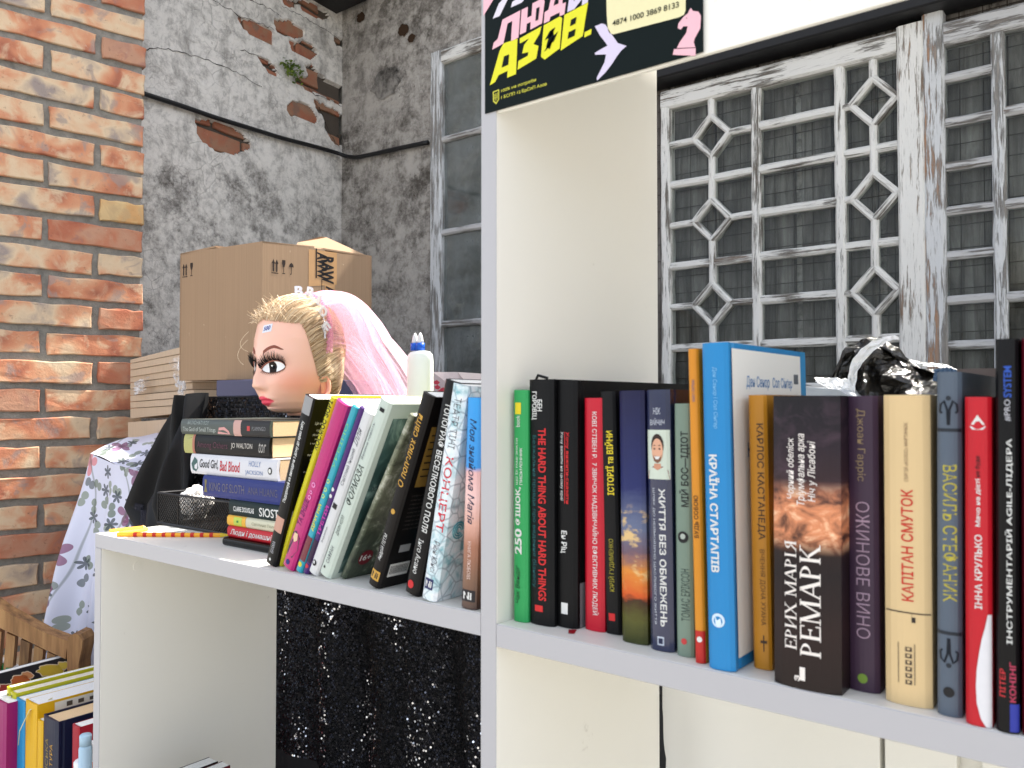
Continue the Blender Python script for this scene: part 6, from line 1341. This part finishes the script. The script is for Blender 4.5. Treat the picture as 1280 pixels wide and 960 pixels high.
poly([(65,265),(73,228),(95,207),(120,105),(215,55),(205,200),(165,220),(172,112),(147,125),(125,232)], PP); poly([(212,185),(222,52),(255,36),(252,95),(275,84),(280,18),(335,-10),(345,5),(330,125),(268,158),(270,117),(250,127),(245,170)], PP); poly([(300,45),(318,36),(310,105),(295,112)], DKG, 'letter_counter', .0006)
poly([(340,125),(345,65),(365,52),(380,-15),(440,-45),(440,20),(458,12),(450,76),(425,86),(425,66),(375,90),(370,112)], PP); poly([(392,30),(402,-10),(420,-18),(418,18)], DKG, 'letter_counter', .0006)
poly([(465,65),(478,-25),(505,-40),(500,10),(538,-60),(580,-80),(575,12),(543,28),(546,-8),(503,48)], LIL)
poly([(18,-8),(18,85),(75,-8)], PP, 'poster_shape'); poly([(68,100),(100,20),(125,-8),(150,-8),(105,85)], ink(222, 216, 226), 'letter'); poly([(165,40),(172,10),(200,-8),(242,-10),(222,14)], ink(222, 216, 226), 'letter')
poly([(672,-120),(676,80),(682,160),(692,178),(712,183),(1062,92),(1088,78),(1096,55),(1098,-140)], CR, 'card_panel'); put('card_number', glyphs('4874 1000 3869 8133', .008), po, Q(706, 140, .0007), Q(1060, 38, .0007)-Q(706, 140, .0007), Q(706, 110, .0007)-Q(706, 140, .0007), DKG)
poly([(612,140),(650,125),(670,132),(700,180),(735,230),(782,245),(755,268),(730,300),(705,340),(670,385),(625,430),(622,415),(645,370),(665,330),(672,290),(615,292),(612,282),(645,262),(680,243),(660,215),(640,190)], LIL, 'swallow')
poly([(1028,292),(1035,262),(1150,256),(1150,298)], PP, 'chess_knight_base'); poly([(1050,256),(1065,225),(1100,175),(1108,140),(1085,140),(1070,158),(1055,150),(1058,125),(1085,90),(1110,70),(1115,55),(1125,42),(1135,58),(1165,62),(1178,85),(1175,150),(1145,205),(1140,225),(1148,252)], PP, 'chess_knight'); poly([(1096,98),(1104,92),(1104,98)], DKG, 'chess_knight_eye', .0006)
for s_, xa, ya, xb, yb, hh in (('100% на потреби', 113, 497, 298, 437, 21), ('1 БСПП 12 БрСпП Азов', 113, 533, 356, 459, 22)):
    put('small_lettering', glyphs(s_, .012), po, Q(xa, ya, .0004), Q(xb, yb, .0004)-Q(xa, ya, .0004), Q(xa, ya-hh, .0004)-Q(xa, ya, .0004), ink(210, 206, 70))
YY = ink(210, 206, 70); poly([(68,490),(102,475),(102,530),(86,556),(70,542)], YY, 'shield'); poly([(73,494),(97,483),(97,527),(86,546),(75,537)], DKG, 'shield_field', .0005)
for P in ([(83,498),(87,496),(87,536),(83,538)], [(76,502),(79,501),(79,530),(76,531)], [(92,494),(95,493),(95,524),(92,526)], [(76,522),(95,514),(95,518),(76,526)]): poly(P, YY, 'shield_print', .0008)
# small screws and cam covers on the unit, little price tags of dust
for (x, y, z_) in ((XD1+.0002, YF+.05, ZR+.05), (XD1+.0002, YB-.05, ZR+.05), (XL+.0002, YF+.05, ZL-.05), (XL+.0002, YB-.05, ZL-.05)):
    obj('screw_cover', MB().tube([(x, y, z_), (x+.0008, y, z_)], .006, 16), LAM, bs)
# ------------------------------------------------------------------ groups of alike things
for o in COL.objects:
    c = o.get('category')
    if c == 'book':
        p = o.matrix_world.translation if 'of the pile' in o['label'] else o.location
        if 'of the pile' in o['label']: o['group'] = G3
        elif 'below the left shelf' in o['label'] or 'bottom edge' in o['label']: o['group'] = 'books on the lower shelf of the left bay'
        elif o.name == 'book' and False: pass
        elif p.z > EYE - .3 and p.x > XD0: o['group'] = G1
        elif p.z > EYE - .3: o['group'] = G2
        else: o['group'] = G4
    elif c == 'pencil': o['group'] = 'pencils at the end of the white shelf'
    elif c == 'paint pot': o['group'] = 'paint pots beside the side panel'
    elif c == 'window': o['group'] = 'old wooden windows along the wall'
for o in COL.objects:
    if o.get('label', '').startswith(('large dark picture book', 'green book with white edge')): o['group'] = G4
